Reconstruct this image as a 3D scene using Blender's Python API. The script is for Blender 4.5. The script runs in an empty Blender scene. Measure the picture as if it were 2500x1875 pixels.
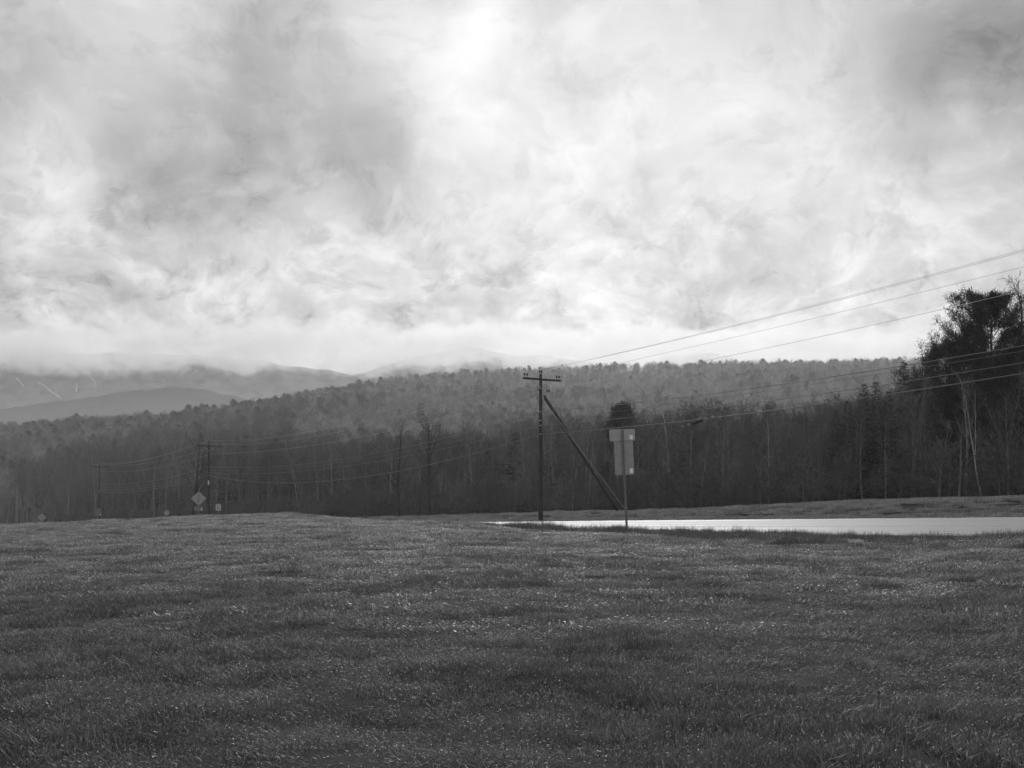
import bpy, bmesh, math, random
import numpy as np
from mathutils import Vector, Matrix

# ------------------------------------------------------------------ camera, sky, sun, exposure
S = bpy.context.scene
COL = S.collection
R = math.radians
F_PX = 2778.0          # focal length in photo pixels (2500 wide)
HZ = 1230.0            # horizon row in the photo
EYE = 1.6

cam_d = bpy.data.cameras.new('camera')
cam_d.sensor_width = 36.0
cam_d.lens = 36.0 * F_PX / 2500.0
cam_d.shift_y = (HZ - 937.5) / 2500.0
cam_d.clip_start = 0.1
cam_d.clip_end = 60000
cam = bpy.data.objects.new('camera', cam_d)
cam.location = (0, 0, EYE)
cam.rotation_euler = (R(90), 0, 0)
COL.objects.link(cam)
S.camera = cam

SUN_EL, SUN_AZ = R(24), R(3)
sun_d = bpy.data.lights.new('sun', 'SUN')
sun_d.energy = 1.5
sun_d.angle = R(18)
sun_d.color = (1, 1, 1)
sun = bpy.data.objects.new('sun', sun_d)
sd = Vector((math.sin(SUN_AZ) * math.cos(SUN_EL), math.cos(SUN_AZ) * math.cos(SUN_EL), math.sin(SUN_EL)))
sun.rotation_euler = sd.to_track_quat('Z', 'Y').to_euler()
COL.objects.link(sun)

S.view_settings.view_transform = 'Standard'
S.view_settings.look = 'None'
S.view_settings.exposure = 0.0
S.view_settings.gamma = 1.0
S.view_settings.use_curve_mapping = False
S.render.engine = 'CYCLES'
S.cycles.use_denoising = True
S.cycles.denoiser = 'OPENIMAGEDENOISE'
S.cycles.denoising_input_passes = 'RGB_ALBEDO_NORMAL'
S.cycles.denoising_prefilter = 'ACCURATE'
S.cycles.max_bounces = 5
S.cycles.diffuse_bounces = 2
S.cycles.glossy_bounces = 2
S.cycles.transmission_bounces = 2
S.cycles.volume_bounces = 2
S.cycles.transparent_max_bounces = 6
S.cycles.volume_max_steps = 64
S.cycles.use_light_tree = False
S.cycles.sample_clamp_indirect = 4.0
S.cycles.caustics_reflective = False
S.cycles.caustics_refractive = False


class NT:
    """small helper to write node trees"""
    def __init__(self, tree):
        self.t = tree

    def n(self, kind, **kw):
        nd = self.t.nodes.new(kind)
        for k, v in kw.items():
            setattr(nd, k, v)
        return nd

    def l(self, a, b):
        self.t.links.new(a, b)

    def put(self, sock, v):
        if isinstance(v, bpy.types.NodeSocket):
            self.l(v, sock)
        else:
            sock.default_value = v

    def m(self, op, a, b=None, c=None, clamp=False):
        nd = self.n('ShaderNodeMath', operation=op, use_clamp=clamp)
        self.put(nd.inputs[0], a)
        if b is not None:
            self.put(nd.inputs[1], b)
        if c is not None:
            self.put(nd.inputs[2], c)
        return nd.outputs[0]

    def v(self, op, a, b=None, scale=None):
        nd = self.n('ShaderNodeVectorMath', operation=op)
        self.put(nd.inputs[0], a)
        if b is not None:
            self.put(nd.inputs[1], b)
        if scale is not None:
            self.put(nd.inputs['Scale'], scale)
        return nd.outputs['Value'] if op in ('DOT_PRODUCT', 'LENGTH') else nd.outputs['Vector']

    def noise(self, vec, scale, detail=6, rough=0.55, dist=0.0, col=False):
        nd = self.n('ShaderNodeTexNoise')
        if vec is not None:
            self.l(vec, nd.inputs['Vector'])
        nd.inputs['Scale'].default_value = scale
        nd.inputs['Detail'].default_value = detail
        nd.inputs['Roughness'].default_value = rough
        nd.inputs['Distortion'].default_value = dist
        return nd.outputs['Color'] if col else nd.outputs[0]

    def rng(self, x, a, b, c, d, smooth=False):
        nd = self.n('ShaderNodeMapRange')
        if smooth:
            nd.interpolation_type = 'SMOOTHSTEP'
        self.put(nd.inputs[0], x)
        for i, q in enumerate((a, b, c, d)):
            nd.inputs[i + 1].default_value = q
        return nd.outputs[0]


world = bpy.data.worlds.new('World')
S.world = world
world.use_nodes = True
world.node_tree.nodes.clear()
w = NT(world.node_tree)
geo = w.n('ShaderNodeTexCoord')
D0 = w.v('NORMALIZE', geo.outputs['Generated'])
sky = w.n('ShaderNodeTexSky', sky_type='NISHITA')
sky.sun_disc = False
sky.sun_elevation = SUN_EL
sky.sun_rotation = SUN_AZ
sky.altitude = 300
bw = w.n('ShaderNodeRGBToBW')
w.l(sky.outputs[0], bw.inputs[0])
sepd = w.n('ShaderNodeSeparateXYZ')
w.l(D0, sepd.inputs[0])
dz = w.m('MAXIMUM', sepd.outputs[2], 0.0)
# cloud deck seen in perspective: the same cloud gets smaller towards the horizon
inv = w.m('DIVIDE', 1.5, w.m('ADD', dz, 1.1))
P = w.v('SCALE', D0, scale=inv)


def warped(v, sc, amt, det=3):
    n = w.noise(v, sc, det, 0.5, col=True)
    return w.v('ADD', v, w.v('SCALE', w.v('SUBTRACT', n, (0.5, 0.5, 0.5)), scale=amt))


DW = w.v('NORMALIZE', warped(warped(D0, 3.2, 0.20), 10.0, 0.09, 5))
BLOBS = [  # photo px, py, angular radius in px, amount (linear radiance)
    (1215, -20, 90, .20), (1160, 90, 80, .16), (1090, 210, 130, .14), (1290, 60, 90, .08), (1330, 330, 260, .10), (1650, 260, 260, .09),
    (1950, 430, 230, .08), (60, 440, 170, .13), (300, 110, 150, .11), (760, 660, 150, .10),
    (1150, 420, 160, .08), (1400, 640, 220, .08), (2050, 700, 300, .08), (470, 600, 140, .09), (950, 60, 140, .08),
    (700, 350, 200, -.20), (420, 440, 170, -.17), (900, 450, 110, -.08), (560, 130, 130, -.07), (2490, 110, 250, -.30),
    (2250, 50, 200, -.12), (1225, 620, 70, -.26), (1580, 440, 75, -.18), (-20, 190, 130, -.12),
    (60, 700, 150, -.10), (380, 780, 130, -.12), (1020, 800, 110, -.20), (640, 830, 110, -.10),
    (1640, 850, 110, -.07), (2060, 560, 80, -.10), (1430, 190, 60, -.10), (1860, 640, 80, -.10), (660, 10, 130, -.10),
    (1780, 420, 60, -.07), (80, 10, 180, -.07), (520, 330, 200, -.05), (2000, 330, 60, -.07),
]
L = None
for px, py, sg, amp in BLOBS:
    c = Vector(((px - 1250) / F_PX, 1.0, (HZ - py) / F_PX)).normalized()
    s_ = sg / F_PX
    e = w.m('EXPONENT', w.m('MULTIPLY', w.m('SUBTRACT', w.v('DOT_PRODUCT', DW, tuple(c)), 1.0), 2.0 / (s_ * s_)))
    L = w.m('MULTIPLY_ADD', e, amp, 0.625 if L is None else L)
PW = warped(P, 6.0, 0.10, 4)
n_big = w.noise(PW, 4.2, 4, 0.5, 0.2)
n_mid = w.noise(PW, 13.0, 8, 0.58, 0.2)
n_fine = w.noise(warped(PW, 22.0, 0.035, 3), 34.0, 8, 0.58, 0.2)
near_h = w.rng(dz, 0.10, 0.34, 1.0, 0.0, True)
L = w.m('ADD', L, w.m('MULTIPLY', w.m('SUBTRACT', n_big, 0.5), 0.40))
L = w.m('ADD', L, w.m('MULTIPLY', w.m('SUBTRACT', n_mid, 0.5), w.m('MULTIPLY_ADD', near_h, 0.42, 0.34)))
L = w.m('ADD', L, w.m('MULTIPLY', w.m('SUBTRACT', n_fine, 0.5), w.m('MULTIPLY_ADD', near_h, 0.62, 0.10)))
# torn edges: thresholded billows, bright wisps and small dark puffs
n_puff = w.noise(warped(PW, 16.0, 0.05, 4), 17.0, 9, 0.62, 0.1)
n_puf2 = w.noise(warped(w.v('ADD', PW, (3.7, 1.9, 5.3)), 20.0, 0.04, 4), 24.0, 9, 0.62, 0.1)
L = w.m('ADD', L, w.m('MULTIPLY', w.rng(n_puff, 0.50, 0.62, 0.0, 1.0, True), w.m('MULTIPLY_ADD', near_h, 0.07, 0.05)))
L = w.m('SUBTRACT', L, w.m('MULTIPLY', w.rng(n_puf2, 0.53, 0.64, 0.0, 1.0, True), w.m('MULTIPLY_ADD', near_h, 0.10, 0.06)))
L = w.m('MAXIMUM', L, 0.16)
tot = w.m('ADD', w.m('MULTIPLY', L, 9.6), w.m('MULTIPLY', bw.outputs[0], 0.03))
bg = w.n('ShaderNodeBackground')
w.l(tot, bg.inputs['Color'])
bg.inputs['Strength'].default_value = 0.10
wo = w.n('ShaderNodeOutputWorld')
w.l(bg.outputs[0], wo.inputs['Surface'])

# ------------------------------------------------------------------ general helpers
rnd = random.Random(11)
NR = np.random.default_rng(5)


def at(px, py, y):
    """world point at depth y that the photo shows at pixel (px, py)"""
    return Vector(((px - 1250) / F_PX * y, y, EYE + (HZ - py) / F_PX * y))


def mesh_from(name, V, Fc, smooth=False):
    me = bpy.data.meshes.new(name)
    V = np.asarray(V, dtype=np.float32).reshape(-1, 3)
    if isinstance(Fc, np.ndarray):
        n, k = Fc.shape
        me.vertices.add(len(V))
        me.vertices.foreach_set('co', V.ravel())
        me.loops.add(n * k)
        me.loops.foreach_set('vertex_index', Fc.astype(np.int32).ravel())
        me.polygons.add(n)
        me.polygons.foreach_set('loop_start', np.arange(0, n * k, k, dtype=np.int32))
        me.polygons.foreach_set('loop_total', np.full(n, k, dtype=np.int32))
        me.update(calc_edges=True)
    else:
        me.from_pydata([tuple(map(float, v)) for v in V], [], Fc)
        me.update()
    if smooth:
        me.polygons.foreach_set('use_smooth', [True] * len(me.polygons))
    me.validate()
    return me


def add_attr(me, name, vals, domain='POINT'):
    a = me.attributes.new(name, 'FLOAT', domain)
    a.data.foreach_set('value', np.asarray(vals, dtype=np.float32))


def obj(name, me, mat=None, parent=None, loc=None):
    o = bpy.data.objects.new(name, me)
    COL.objects.link(o)
    if mat is not None and me is not None and not me.materials:
        me.materials.append(mat)
    if parent is not None:
        o.parent = parent
    if loc is not None:
        o.location = loc
    return o


def tag(o, label=None, cat=None, group=None, kind=None):
    if label:
        o['label'] = label
    if cat:
        o['category'] = cat
    if group:
        o['group'] = group
    if kind:
        o['kind'] = kind
    return o


def empty(name, loc=(0, 0, 0), rot=(0, 0, 0)):
    o = bpy.data.objects.new(name, None)
    o.empty_display_size = 0.3
    o.location = loc
    o.rotation_euler = rot
    COL.objects.link(o)
    return o


class MB:
    """collects simple shapes into one mesh"""
    def __init__(self):
        self.V, self.F = [], []

    def box(self, c, size, M=None):
        sx, sy, sz = [q / 2 for q in size]
        b = len(self.V)
        for z in (-sz, sz):
            for x, y in ((-sx, -sy), (sx, -sy), (sx, sy), (-sx, sy)):
                p = Vector((x, y, z))
                if M is not None:
                    p = M @ p
                self.V.append(p + Vector(c))
        self.F += [[b + i for i in q] for q in ((3, 2, 1, 0), (4, 5, 6, 7), (0, 1, 5, 4), (1, 2, 6, 5), (2, 3, 7, 6), (3, 0, 4, 7))]
        return self

    def tube(self, pts, rad, n=8, caps=True):
        pts = [Vector(p) for p in pts]
        if not isinstance(rad, (list, tuple)):
            rad = [rad] * len(pts)
        b = len(self.V)
        ref = None
        for i, p in enumerate(pts):
            d = (pts[min(i + 1, len(pts) - 1)] - pts[max(i - 1, 0)]).normalized()
            if ref is None:
                ref = Vector((1, 0, 0)) if abs(d.x) < 0.8 else Vector((0, 1, 0))
            u = (ref - d * ref.dot(d)).normalized()
            v = d.cross(u)
            ref = u
            for k in range(n):
                a = 2 * math.pi * k / n
                self.V.append(p + (u * math.cos(a) + v * math.sin(a)) * rad[i])
        for i in range(len(pts) - 1):
            for k in range(n):
                k2 = (k + 1) % n
                self.F.append([b + i * n + k, b + i * n + k2, b + (i + 1) * n + k2, b + (i + 1) * n + k])
        if caps:
            self.F.append([b + k for k in range(n)][::-1])
            e = b + (len(pts) - 1) * n
            self.F.append([e + k for k in range(n)])
        return self

    def prism(self, outline, y0, y1):
        """outline (x, z) extruded along y"""
        b, n = len(self.V), len(outline)
        for y in (y0, y1):
            for x, z in outline:
                self.V.append(Vector((x, y, z)))
        self.F.append([b + k for k in range(n)])
        self.F.append([b + n + k for k in range(n)][::-1])
        for k in range(n):
            k2 = (k + 1) % n
            self.F.append([b + k, b + n + k, b + n + k2, b + k2])
        return self

    def build(self, name, mat, parent=None, smooth=False, loc=None):
        return obj(name, mesh_from(name, [tuple(v) for v in self.V], self.F, smooth), mat, parent, loc)


def rrect(wd, ht, r, cx=0, cz=0, n=4):
    out = []
    for qx, qz, a0 in ((1, 1, 0), (-1, 1, 90), (-1, -1, 180), (1, -1, 270)):
        for k in range(n + 1):
            a = R(a0 + 90 * k / n)
            out.append((cx + qx * (wd / 2 - r) + r * math.cos(a), cz + qz * (ht / 2 - r) + r * math.sin(a)))
    return out


def grey(name, g, rough=0.8, metal=0.0, spec=0.3, var=0.0, vscale=5.0, bump=0.0, bscale=30.0, vec='Object', rand=0.0, attr=None, aamt=0.0, transl=0.0):
    m = bpy.data.materials.new(name)
    m.use_nodes = True
    t = NT(m.node_tree)
    m.node_tree.nodes.clear()
    p = t.n('ShaderNodeBsdfPrincipled')
    p.inputs['Roughness'].default_value = rough
    p.inputs['Metallic'].default_value = metal
    p.inputs['Specular IOR Level'].default_value = spec
    tc = t.n('ShaderNodeTexCoord')
    val = None
    if var:
        n = t.noise(tc.outputs[vec], vscale, 5, 0.6)
        val = t.rng(n, 0.3, 0.7, g * (1 - var), g * (1 + var))
    if rand:
        oi = t.n('ShaderNodeObjectInfo')
        f = t.rng(oi.outputs['Random'], 0, 1, 1 - rand, 1 + rand)
        val = t.m('MULTIPLY', g if val is None else val, f)
    if attr:
        at_ = t.n('ShaderNodeAttribute', attribute_name=attr)
        f = t.rng(at_.outputs['Fac'], 0, 1, 1 - aamt, 1 + aamt)
        val = t.m('MULTIPLY', g if val is None else val, f)
    if val is None:
        p.inputs['Base Color'].default_value = (g, g, g, 1)
    else:
        t.l(val, p.inputs['Base Color'])
    if bump:
        b = t.n('ShaderNodeBump')
        b.inputs['Strength'].default_value = bump
        b.inputs['Distance'].default_value = 0.02
        t.l(t.noise(tc.outputs[vec], bscale, 6, 0.6), b.inputs['Height'])
        t.l(b.outputs[0], p.inputs['Normal'])
    out = t.n('ShaderNodeOutputMaterial')
    sh = p.outputs[0]
    if transl:
        tr = t.n('ShaderNodeBsdfTranslucent')
        if val is None:
            tr.inputs['Color'].default_value = (g, g, g, 1)
        else:
            t.l(val, tr.inputs['Color'])
        mx = t.n('ShaderNodeMixShader')
        mx.inputs[0].default_value = transl
        t.l(sh, mx.inputs[1])
        t.l(tr.outputs[0], mx.inputs[2])
        sh = mx.outputs[0]
    t.l(sh, out.inputs['Surface'])
    return m


# value noise for the terrain and the planting
_T = NR.random((256, 256)).astype(np.float64)


def vnoise(x, y):
    xi, yi = np.floor(x).astype(int), np.floor(y).astype(int)
    fx, fy = x - xi, y - yi
    fx, fy = fx * fx * (3 - 2 * fx), fy * fy * (3 - 2 * fy)
    g = lambda a, b: _T[a & 255, b & 255]
    return (g(xi, yi) * (1 - fx) + g(xi + 1, yi) * fx) * (1 - fy) + (g(xi, yi + 1) * (1 - fx) + g(xi + 1, yi + 1) * fx) * fy


def fbm(x, y, o=4):
    s, a, t = 0, 1, 0
    for k in range(o):
        s = s + a * vnoise(x * 2 ** k + 17.3 * k, y * 2 ** k + 5.1 * k)
        t += a
        a *= 0.5
    return s / t


def sstep(a, b, x):
    u = np.clip((x - a) / (b - a), 0, 1)
    return u * u * (3 - 2 * u)


# ------------------------------------------------------------------ terrain
# the road runs from the far left down the valley past the pole to the right of the camera; s grows to the left, t across it
P1 = np.array([1.9, 74.0])
UL = np.array([-0.549, 0.836])
UT = np.array([0.836, 0.549])
ROAD_W = 10.0


def road_st(x, y):
    return (x - P1[0]) * UL[0] + (y - P1[1]) * UL[1], (x - P1[0]) * UT[0] + (y - P1[1]) * UT[1]


def st_xy(s, t):
    return P1[0] + s * UL[0] + t * UT[0], P1[1] + s * UL[1] + t * UT[1]


_RS = np.array([-500, -150, -80, -34, 0, 35, 67, 130, 250, 500, 4000.])
_RZ = np.array([1.6, 1.1, .25, -.52, -1.13, -1.8, -2.5, -4.0, -6.8, -9, -11.])


def road_z(s, t):
    k = np.linspace(-12, 12, 7)
    z = sum(np.interp(s + q, _RS, _RZ) for q in k) / 7
    return EYE + z + np.clip(t, -ROAD_W - 2, 0) * 0.058


_CX = np.array([-1500, -600, 0, 200, 400, 510, 700, 850, 1000, 1100, 1220, 1300, 1400, 1500, 1700, 1900, 2060, 2200, 2350, 2500, 3000, 4500.])
_CY = np.array([1300, 1300, 1281, 1275, 1265, 1259, 1253, 1257, 1262, 1264, 1269, 1278, 1287, 1289, 1296, 1297, 1300, 1302, 1294, 1290, 1290, 1300.])
_CD = np.array([50, 55, 55, 56, 58, 60, 62, 62, 58, 55, 52, 50, 46, 42, 40, 38, 36, 34, 32, 30, 28, 28.])
_BS = np.array([-300, -60, -34, -20, 0, 30, 80, 200, 500.])
_BH = np.array([1.15, 1.15, 1.1, 1.02, .74, .58, .45, .3, .2])


def ground_z(x, y, fine=True):
    x, y = np.asarray(x, float), np.asarray(y, float)
    th = np.clip(np.arctan2(x, y), -R(48), R(48))
    r = np.hypot(x, y)
    dep = r * np.cos(th)
    px = 1250 + F_PX * np.tan(th)
    D = np.interp(px, _CX, _CD)
    zc = -(np.interp(px, _CX, _CY) - HZ) / F_PX * D - 0.07
    u = (dep - 4) / (D - 4)
    uu = np.clip(u, 0, 1)
    F = -EYE + (zc + EYE) * (uu * 1.12 - 0.12 * uu * uu)
    over = np.maximum(dep - D, 0)
    F = np.maximum(F - 0.034 * over * over / (over + 6.0), -10.0)
    F = F + EYE
    if fine:
        F = F + (fbm(x * 0.11 + 9, y * 0.11 + 3, 3) - 0.5) * 0.26 * np.clip(dep / 20, 0.35, 1.0) * np.clip(1.7 - dep / 45, 0.25, 1)
        F = F + (fbm(x * 0.9, y * 0.9, 3) - 0.5) * 0.17
    s, t = road_st(x, y)
    rz = road_z(s, t)
    Wb = np.interp(s, [-60, -20, 20, 60], [6, 6, 9, 16])
    k = sstep(-ROAD_W - 1 - Wb, -ROAD_W - 1, t)
    z = F * (1 - k) + (rz - 0.07) * k
    bh = np.interp(s, _BS, _BH)
    bank = bh * (0.66 * sstep(0.5, 4.2, t) + 0.34 * sstep(3.5, 12, t))
    z = np.where(t > -ROAD_W - 1, rz - 0.07 * (t < 0.6) + bank, z)
    if fine:
        rough = sstep(0.8, 2.0, t) * (1 - sstep(4.5, 7, t))
        z = z + rough * (fbm(x * 0.9 + 40, y * 0.9, 3) - 0.5) * 0.5
        z = z + sstep(4, 10, t) * (fbm(x * 0.15 + 4, y * 0.15, 3) - 0.5) * 0.3
    return z


# materials of the setting
M_soil = grey('turf', 0.035, 0.95, spec=0.1, var=0.35, vscale=1.3, bump=0.6, bscale=20)
M_floor = grey('leaf_litter', 0.08, 0.95, spec=0.1, var=0.4, vscale=0.25)

ang = np.concatenate([np.linspace(-180, -34, 74)[:-1], np.linspace(-34, 34, 330), np.linspace(34, 180, 74)[1:]])
rad = [0.6]
while rad[-1] < 3200:
    rad.append(rad[-1] * (1.022 if 5 < rad[-1] < 120 else 1.06) + (0.0 if rad[-1] > 5 else 0.3))
rad = np.array(rad)
A, RR = np.meshgrid(np.radians(ang), rad)
GX, GY = RR * np.sin(A), RR * np.cos(A)
GZ = ground_z(GX, GY)
nr, na = GX.shape
idx = np.arange(nr * na).reshape(nr, na)
Fq = np.stack([idx[:-1, :-1], idx[:-1, 1:], idx[1:, 1:], idx[1:, :-1]], -1).reshape(-1, 4)
g_me = mesh_from('ground', np.stack([GX, GY, GZ], -1), Fq[:, ::-1], True)
ground = tag(obj('ground', g_me, M_soil), kind='structure')

# road: wet asphalt sheet, banked to the near side
M_road = bpy.data.materials.new('wet_asphalt')
M_road.use_nodes = True
t_ = NT(M_road.node_tree)
M_road.node_tree.nodes.clear()
pb = t_.n('ShaderNodeBsdfPrincipled')
tc = t_.n('ShaderNodeTexCoord')
uvn = t_.n('ShaderNodeUVMap')
mp = t_.n('ShaderNodeMapping')
mp.inputs['Scale'].default_value = (0.03, 3.0, 1)
t_.l(uvn.outputs[0], mp.inputs[0])
stn = t_.noise(mp.outputs[0], 1.0, 4, 0.6)
spk = t_.noise(tc.outputs['Object'], 9.0, 4, 0.7)
t_.l(t_.rng(t_.m('ADD', stn, t_.m('MULTIPLY', spk, 0.3)), 0.4, 0.9, 0.13, 0.20), pb.inputs['Base Color'])
t_.l(t_.rng(stn, 0.3, 0.7, 0.44, 0.76), pb.inputs['Roughness'])
pb.inputs['Specular IOR Level'].default_value = 0.65
out = t_.n('ShaderNodeOutputMaterial')
t_.l(pb.outputs[0], out.inputs[0])


def strip(name, s0, s1, ts, lift, mat, step=2.0):
    ss = np.arange(s0, s1 + step, step)
    T, SS = np.meshgrid(np.array(ts), ss)
    X, Y = st_xy(SS, T)
    Z = road_z(SS, T) + lift
    n, k = X.shape
    ii = np.arange(n * k).reshape(n, k)
    q = np.stack([ii[:-1, :-1], ii[:-1, 1:], ii[1:, 1:], ii[1:, :-1]], -1).reshape(-1, 4)
    me = mesh_from(name, np.stack([X, Y, Z], -1), q[:, ::-1], True)
    uv = me.uv_layers.new(name='UVMap')
    li = np.empty(len(me.loops), dtype=np.int32)
    me.loops.foreach_get('vertex_index', li)
    U = np.stack([SS.ravel()[li], T.ravel()[li]], -1)
    uv.data.foreach_set('uv', U.astype(np.float32).ravel())
    return obj(name, me, mat)


road = tag(strip('road', -160, 420, np.linspace(-ROAD_W, 0.3, 12), 0.0, M_road), kind='structure')
M_paint = grey('road_paint', 0.55, 0.55, spec=0.4, var=0.25, vscale=3)
for tt in (-8.7, -1.3):
    o = strip('edge_line', -160, 420, [tt - 0.06, tt + 0.06], 0.005, M_paint)
    o.parent = road
for tt in (-5.13, -4.87):
    o = strip('centre_line', -160, 420, [tt - 0.05, tt + 0.05], 0.005, M_paint)
    o.parent = road

# ------------------------------------------------------------------ wooded hill behind the road
_HX = np.array([-2200, -800, 0, 226, 452, 565, 678, 791, 904, 1017, 1130, 1356, 1500, 1700, 1900, 2100, 2260, 2500, 3200, 4500.])
_HY = np.array([1090, 1060, 1026, 1012, 996, 980, 964, 942, 924, 908, 902, 893, 887, 884, 878, 872, 872, 880, 930, 1050.])
_HD = np.array([600, 590, 560, 540, 545, 560, 580, 630, 680, 740, 780, 820, 830, 840, 850, 850, 850, 840, 760, 600.])
_H0 = np.array([440, 430, 375, 285, 220, 195, 172, 162, 156, 150, 146, 140, 135, 125, 120, 112, 108, 100, 90, 80.])


def hill_z(px, dep):
    Dr = np.interp(px, _HX, _HD)
    zr = (HZ - np.interp(px, _HX, _HY)) / F_PX * Dr + EYE - 6.5
    d0 = np.interp(px, _HX, _H0)
    zb = -9.0
    u = (dep - d0) / (Dr - d0)
    up = np.clip(u, 0, 1)
    prof = up ** 1.15
    z = zb + (zr - zb) * prof
    z = z - np.maximum(dep - Dr, 0) * 0.14
    x = (px - 1250) / F_PX * dep
    z = z + (fbm(x * 0.012 + 3, dep * 0.012, 4) - 0.5) * 16 * sstep(0.12, 0.5, u) * (1 - 0.75 * sstep(0.75, 0.98, u))
    return z


hpx = np.linspace(-2200, 4500, 260)
hu = np.concatenate([np.linspace(0, 1, 70), np.linspace(1.03, 1.7, 16)])
HPX, HU = np.meshgrid(hpx, hu)
d0 = np.interp(HPX, _HX, _H0)
HDp = d0 + (np.interp(HPX, _HX, _HD) - d0) * HU
HZz = hill_z(HPX, HDp)
HZz[-1] = -30
HXx = (HPX - 1250) / F_PX * HDp
nr, na = HXx.shape
idx = np.arange(nr * na).reshape(nr, na)
Fq = np.stack([idx[:-1, :-1], idx[:-1, 1:], idx[1:, 1:], idx[1:, :-1]], -1).reshape(-1, 4)
hill = tag(obj('hill', mesh_from('hill', np.stack([HXx, HDp, HZz], -1), Fq, True), M_floor), kind='structure')

# ------------------------------------------------------------------ mountains far behind, beyond the valley air
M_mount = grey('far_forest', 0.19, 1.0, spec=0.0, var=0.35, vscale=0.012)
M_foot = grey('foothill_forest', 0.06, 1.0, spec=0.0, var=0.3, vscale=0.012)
M_snow = grey('snow', 0.42, 0.9, spec=0.1)


def mountain(name, pts, depth, thick, seed, base_py=1150, rough=22, mat=None):
    """pts: skyline in photo pixels, raised at the given depth, sloping to front and back"""
    xs = np.linspace(pts[0][0], pts[-1][0], 160)
    ys = np.interp(xs, [p[0] for p in pts], [p[1] for p in pts])
    us = np.concatenate([np.linspace(-1, 0, 40), np.linspace(0.05, 1, 10)])
    XX, UU = np.meshgrid(xs, us)
    ridge = (HZ - ys) / F_PX * depth
    base = (HZ - base_py) / F_PX * depth
    f = (1 - np.abs(UU)) ** 1.1
    X = (XX - 1250) / F_PX * depth
    Y = depth + UU * thick
    q = fbm(X * 0.0022 + seed, Y * 0.0022, 5) - 0.5
    Z = base + (ridge[None, :] - base) * f + q * rough * 9 * (1 - f) * f * 2.2 + (fbm(X * .02 + seed, Y * .02, 3) - .5) * rough
    n, k = X.shape
    ii = np.arange(n * k).reshape(n, k)
    Fm = np.stack([ii[:-1, :-1], ii[:-1, 1:], ii[1:, 1:], ii[1:, :-1]], -1).reshape(-1, 4)
    return tag(obj(name, mesh_from(name, np.stack([X, Y, Z + EYE], -1), Fm, True), mat or M_mount), kind='structure'), (X, Y, Z + EYE)


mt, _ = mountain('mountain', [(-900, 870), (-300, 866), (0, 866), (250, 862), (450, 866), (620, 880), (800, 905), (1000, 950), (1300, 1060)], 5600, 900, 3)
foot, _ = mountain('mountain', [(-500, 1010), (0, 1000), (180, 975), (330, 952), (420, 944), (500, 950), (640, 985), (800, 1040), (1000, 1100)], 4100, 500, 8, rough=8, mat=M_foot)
# ski trails cut through the forest of the left mountain, under snow
from mathutils.bvhtree import BVHTree
bv = BVHTree.FromPolygons([v.co for v in mt.data.vertices], [list(p.vertices) for p in mt.data.polygons])
TRAILS = [([(96, 934), (108, 943), (118, 950), (126, 958), (140, 966), (152, 976)], 7), ([(186, 936), (188, 946), (187, 958)], 4),
          ([(219, 911), (222, 922), (230, 930), (238, 932)], 6), ([(-60, 905), (0, 911), (60, 909), (110, 916)], 4),
          ([(40, 922), (52, 935), (60, 946)], 5), ([(232, 932), (236, 948)], 3)]
for tr, wpx in TRAILS:
    b_, n_ = MB(), 0
    for j in range((len(tr) - 1) * 6 + 1):
        a_ = min(j / 6, len(tr) - 1 - 1e-6)
        i_ = int(a_)
        px_ = tr[i_][0] + (tr[i_ + 1][0] - tr[i_][0]) * (a_ - i_)
        py_ = tr[i_][1] + (tr[i_ + 1][1] - tr[i_][1]) * (a_ - i_)
        hw_ = wpx * 0.5 * rnd.uniform(0.25, 1.3)
        px_ += rnd.gauss(0, 1.3)
        row = []
        for sg in (-1, 1):
            d_ = (at(px_ + sg * hw_, py_, 1000.0) - Vector((0, 0, EYE))).normalized()
            hit = bv.ray_cast(Vector((0, 0, EYE)), d_)
            if hit[0] is not None:
                row.append(hit[0] + hit[1] * (3 if hit[1].y < 0 else -3))
        if len(row) == 2:
            b_.V += row
            if n_:
                k_ = len(b_.V)
                b_.F.append([k_ - 4, k_ - 3, k_ - 1, k_ - 2])
            n_ += 1
    if b_.F:
        b_.build('ski_trail', M_snow, mt)
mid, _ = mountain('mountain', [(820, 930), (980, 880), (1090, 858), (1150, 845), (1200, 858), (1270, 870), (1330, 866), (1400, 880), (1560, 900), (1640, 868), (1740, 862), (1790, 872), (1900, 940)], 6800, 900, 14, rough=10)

# ------------------------------------------------------------------ scatter: stuff nobody could count, one object with instances


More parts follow.
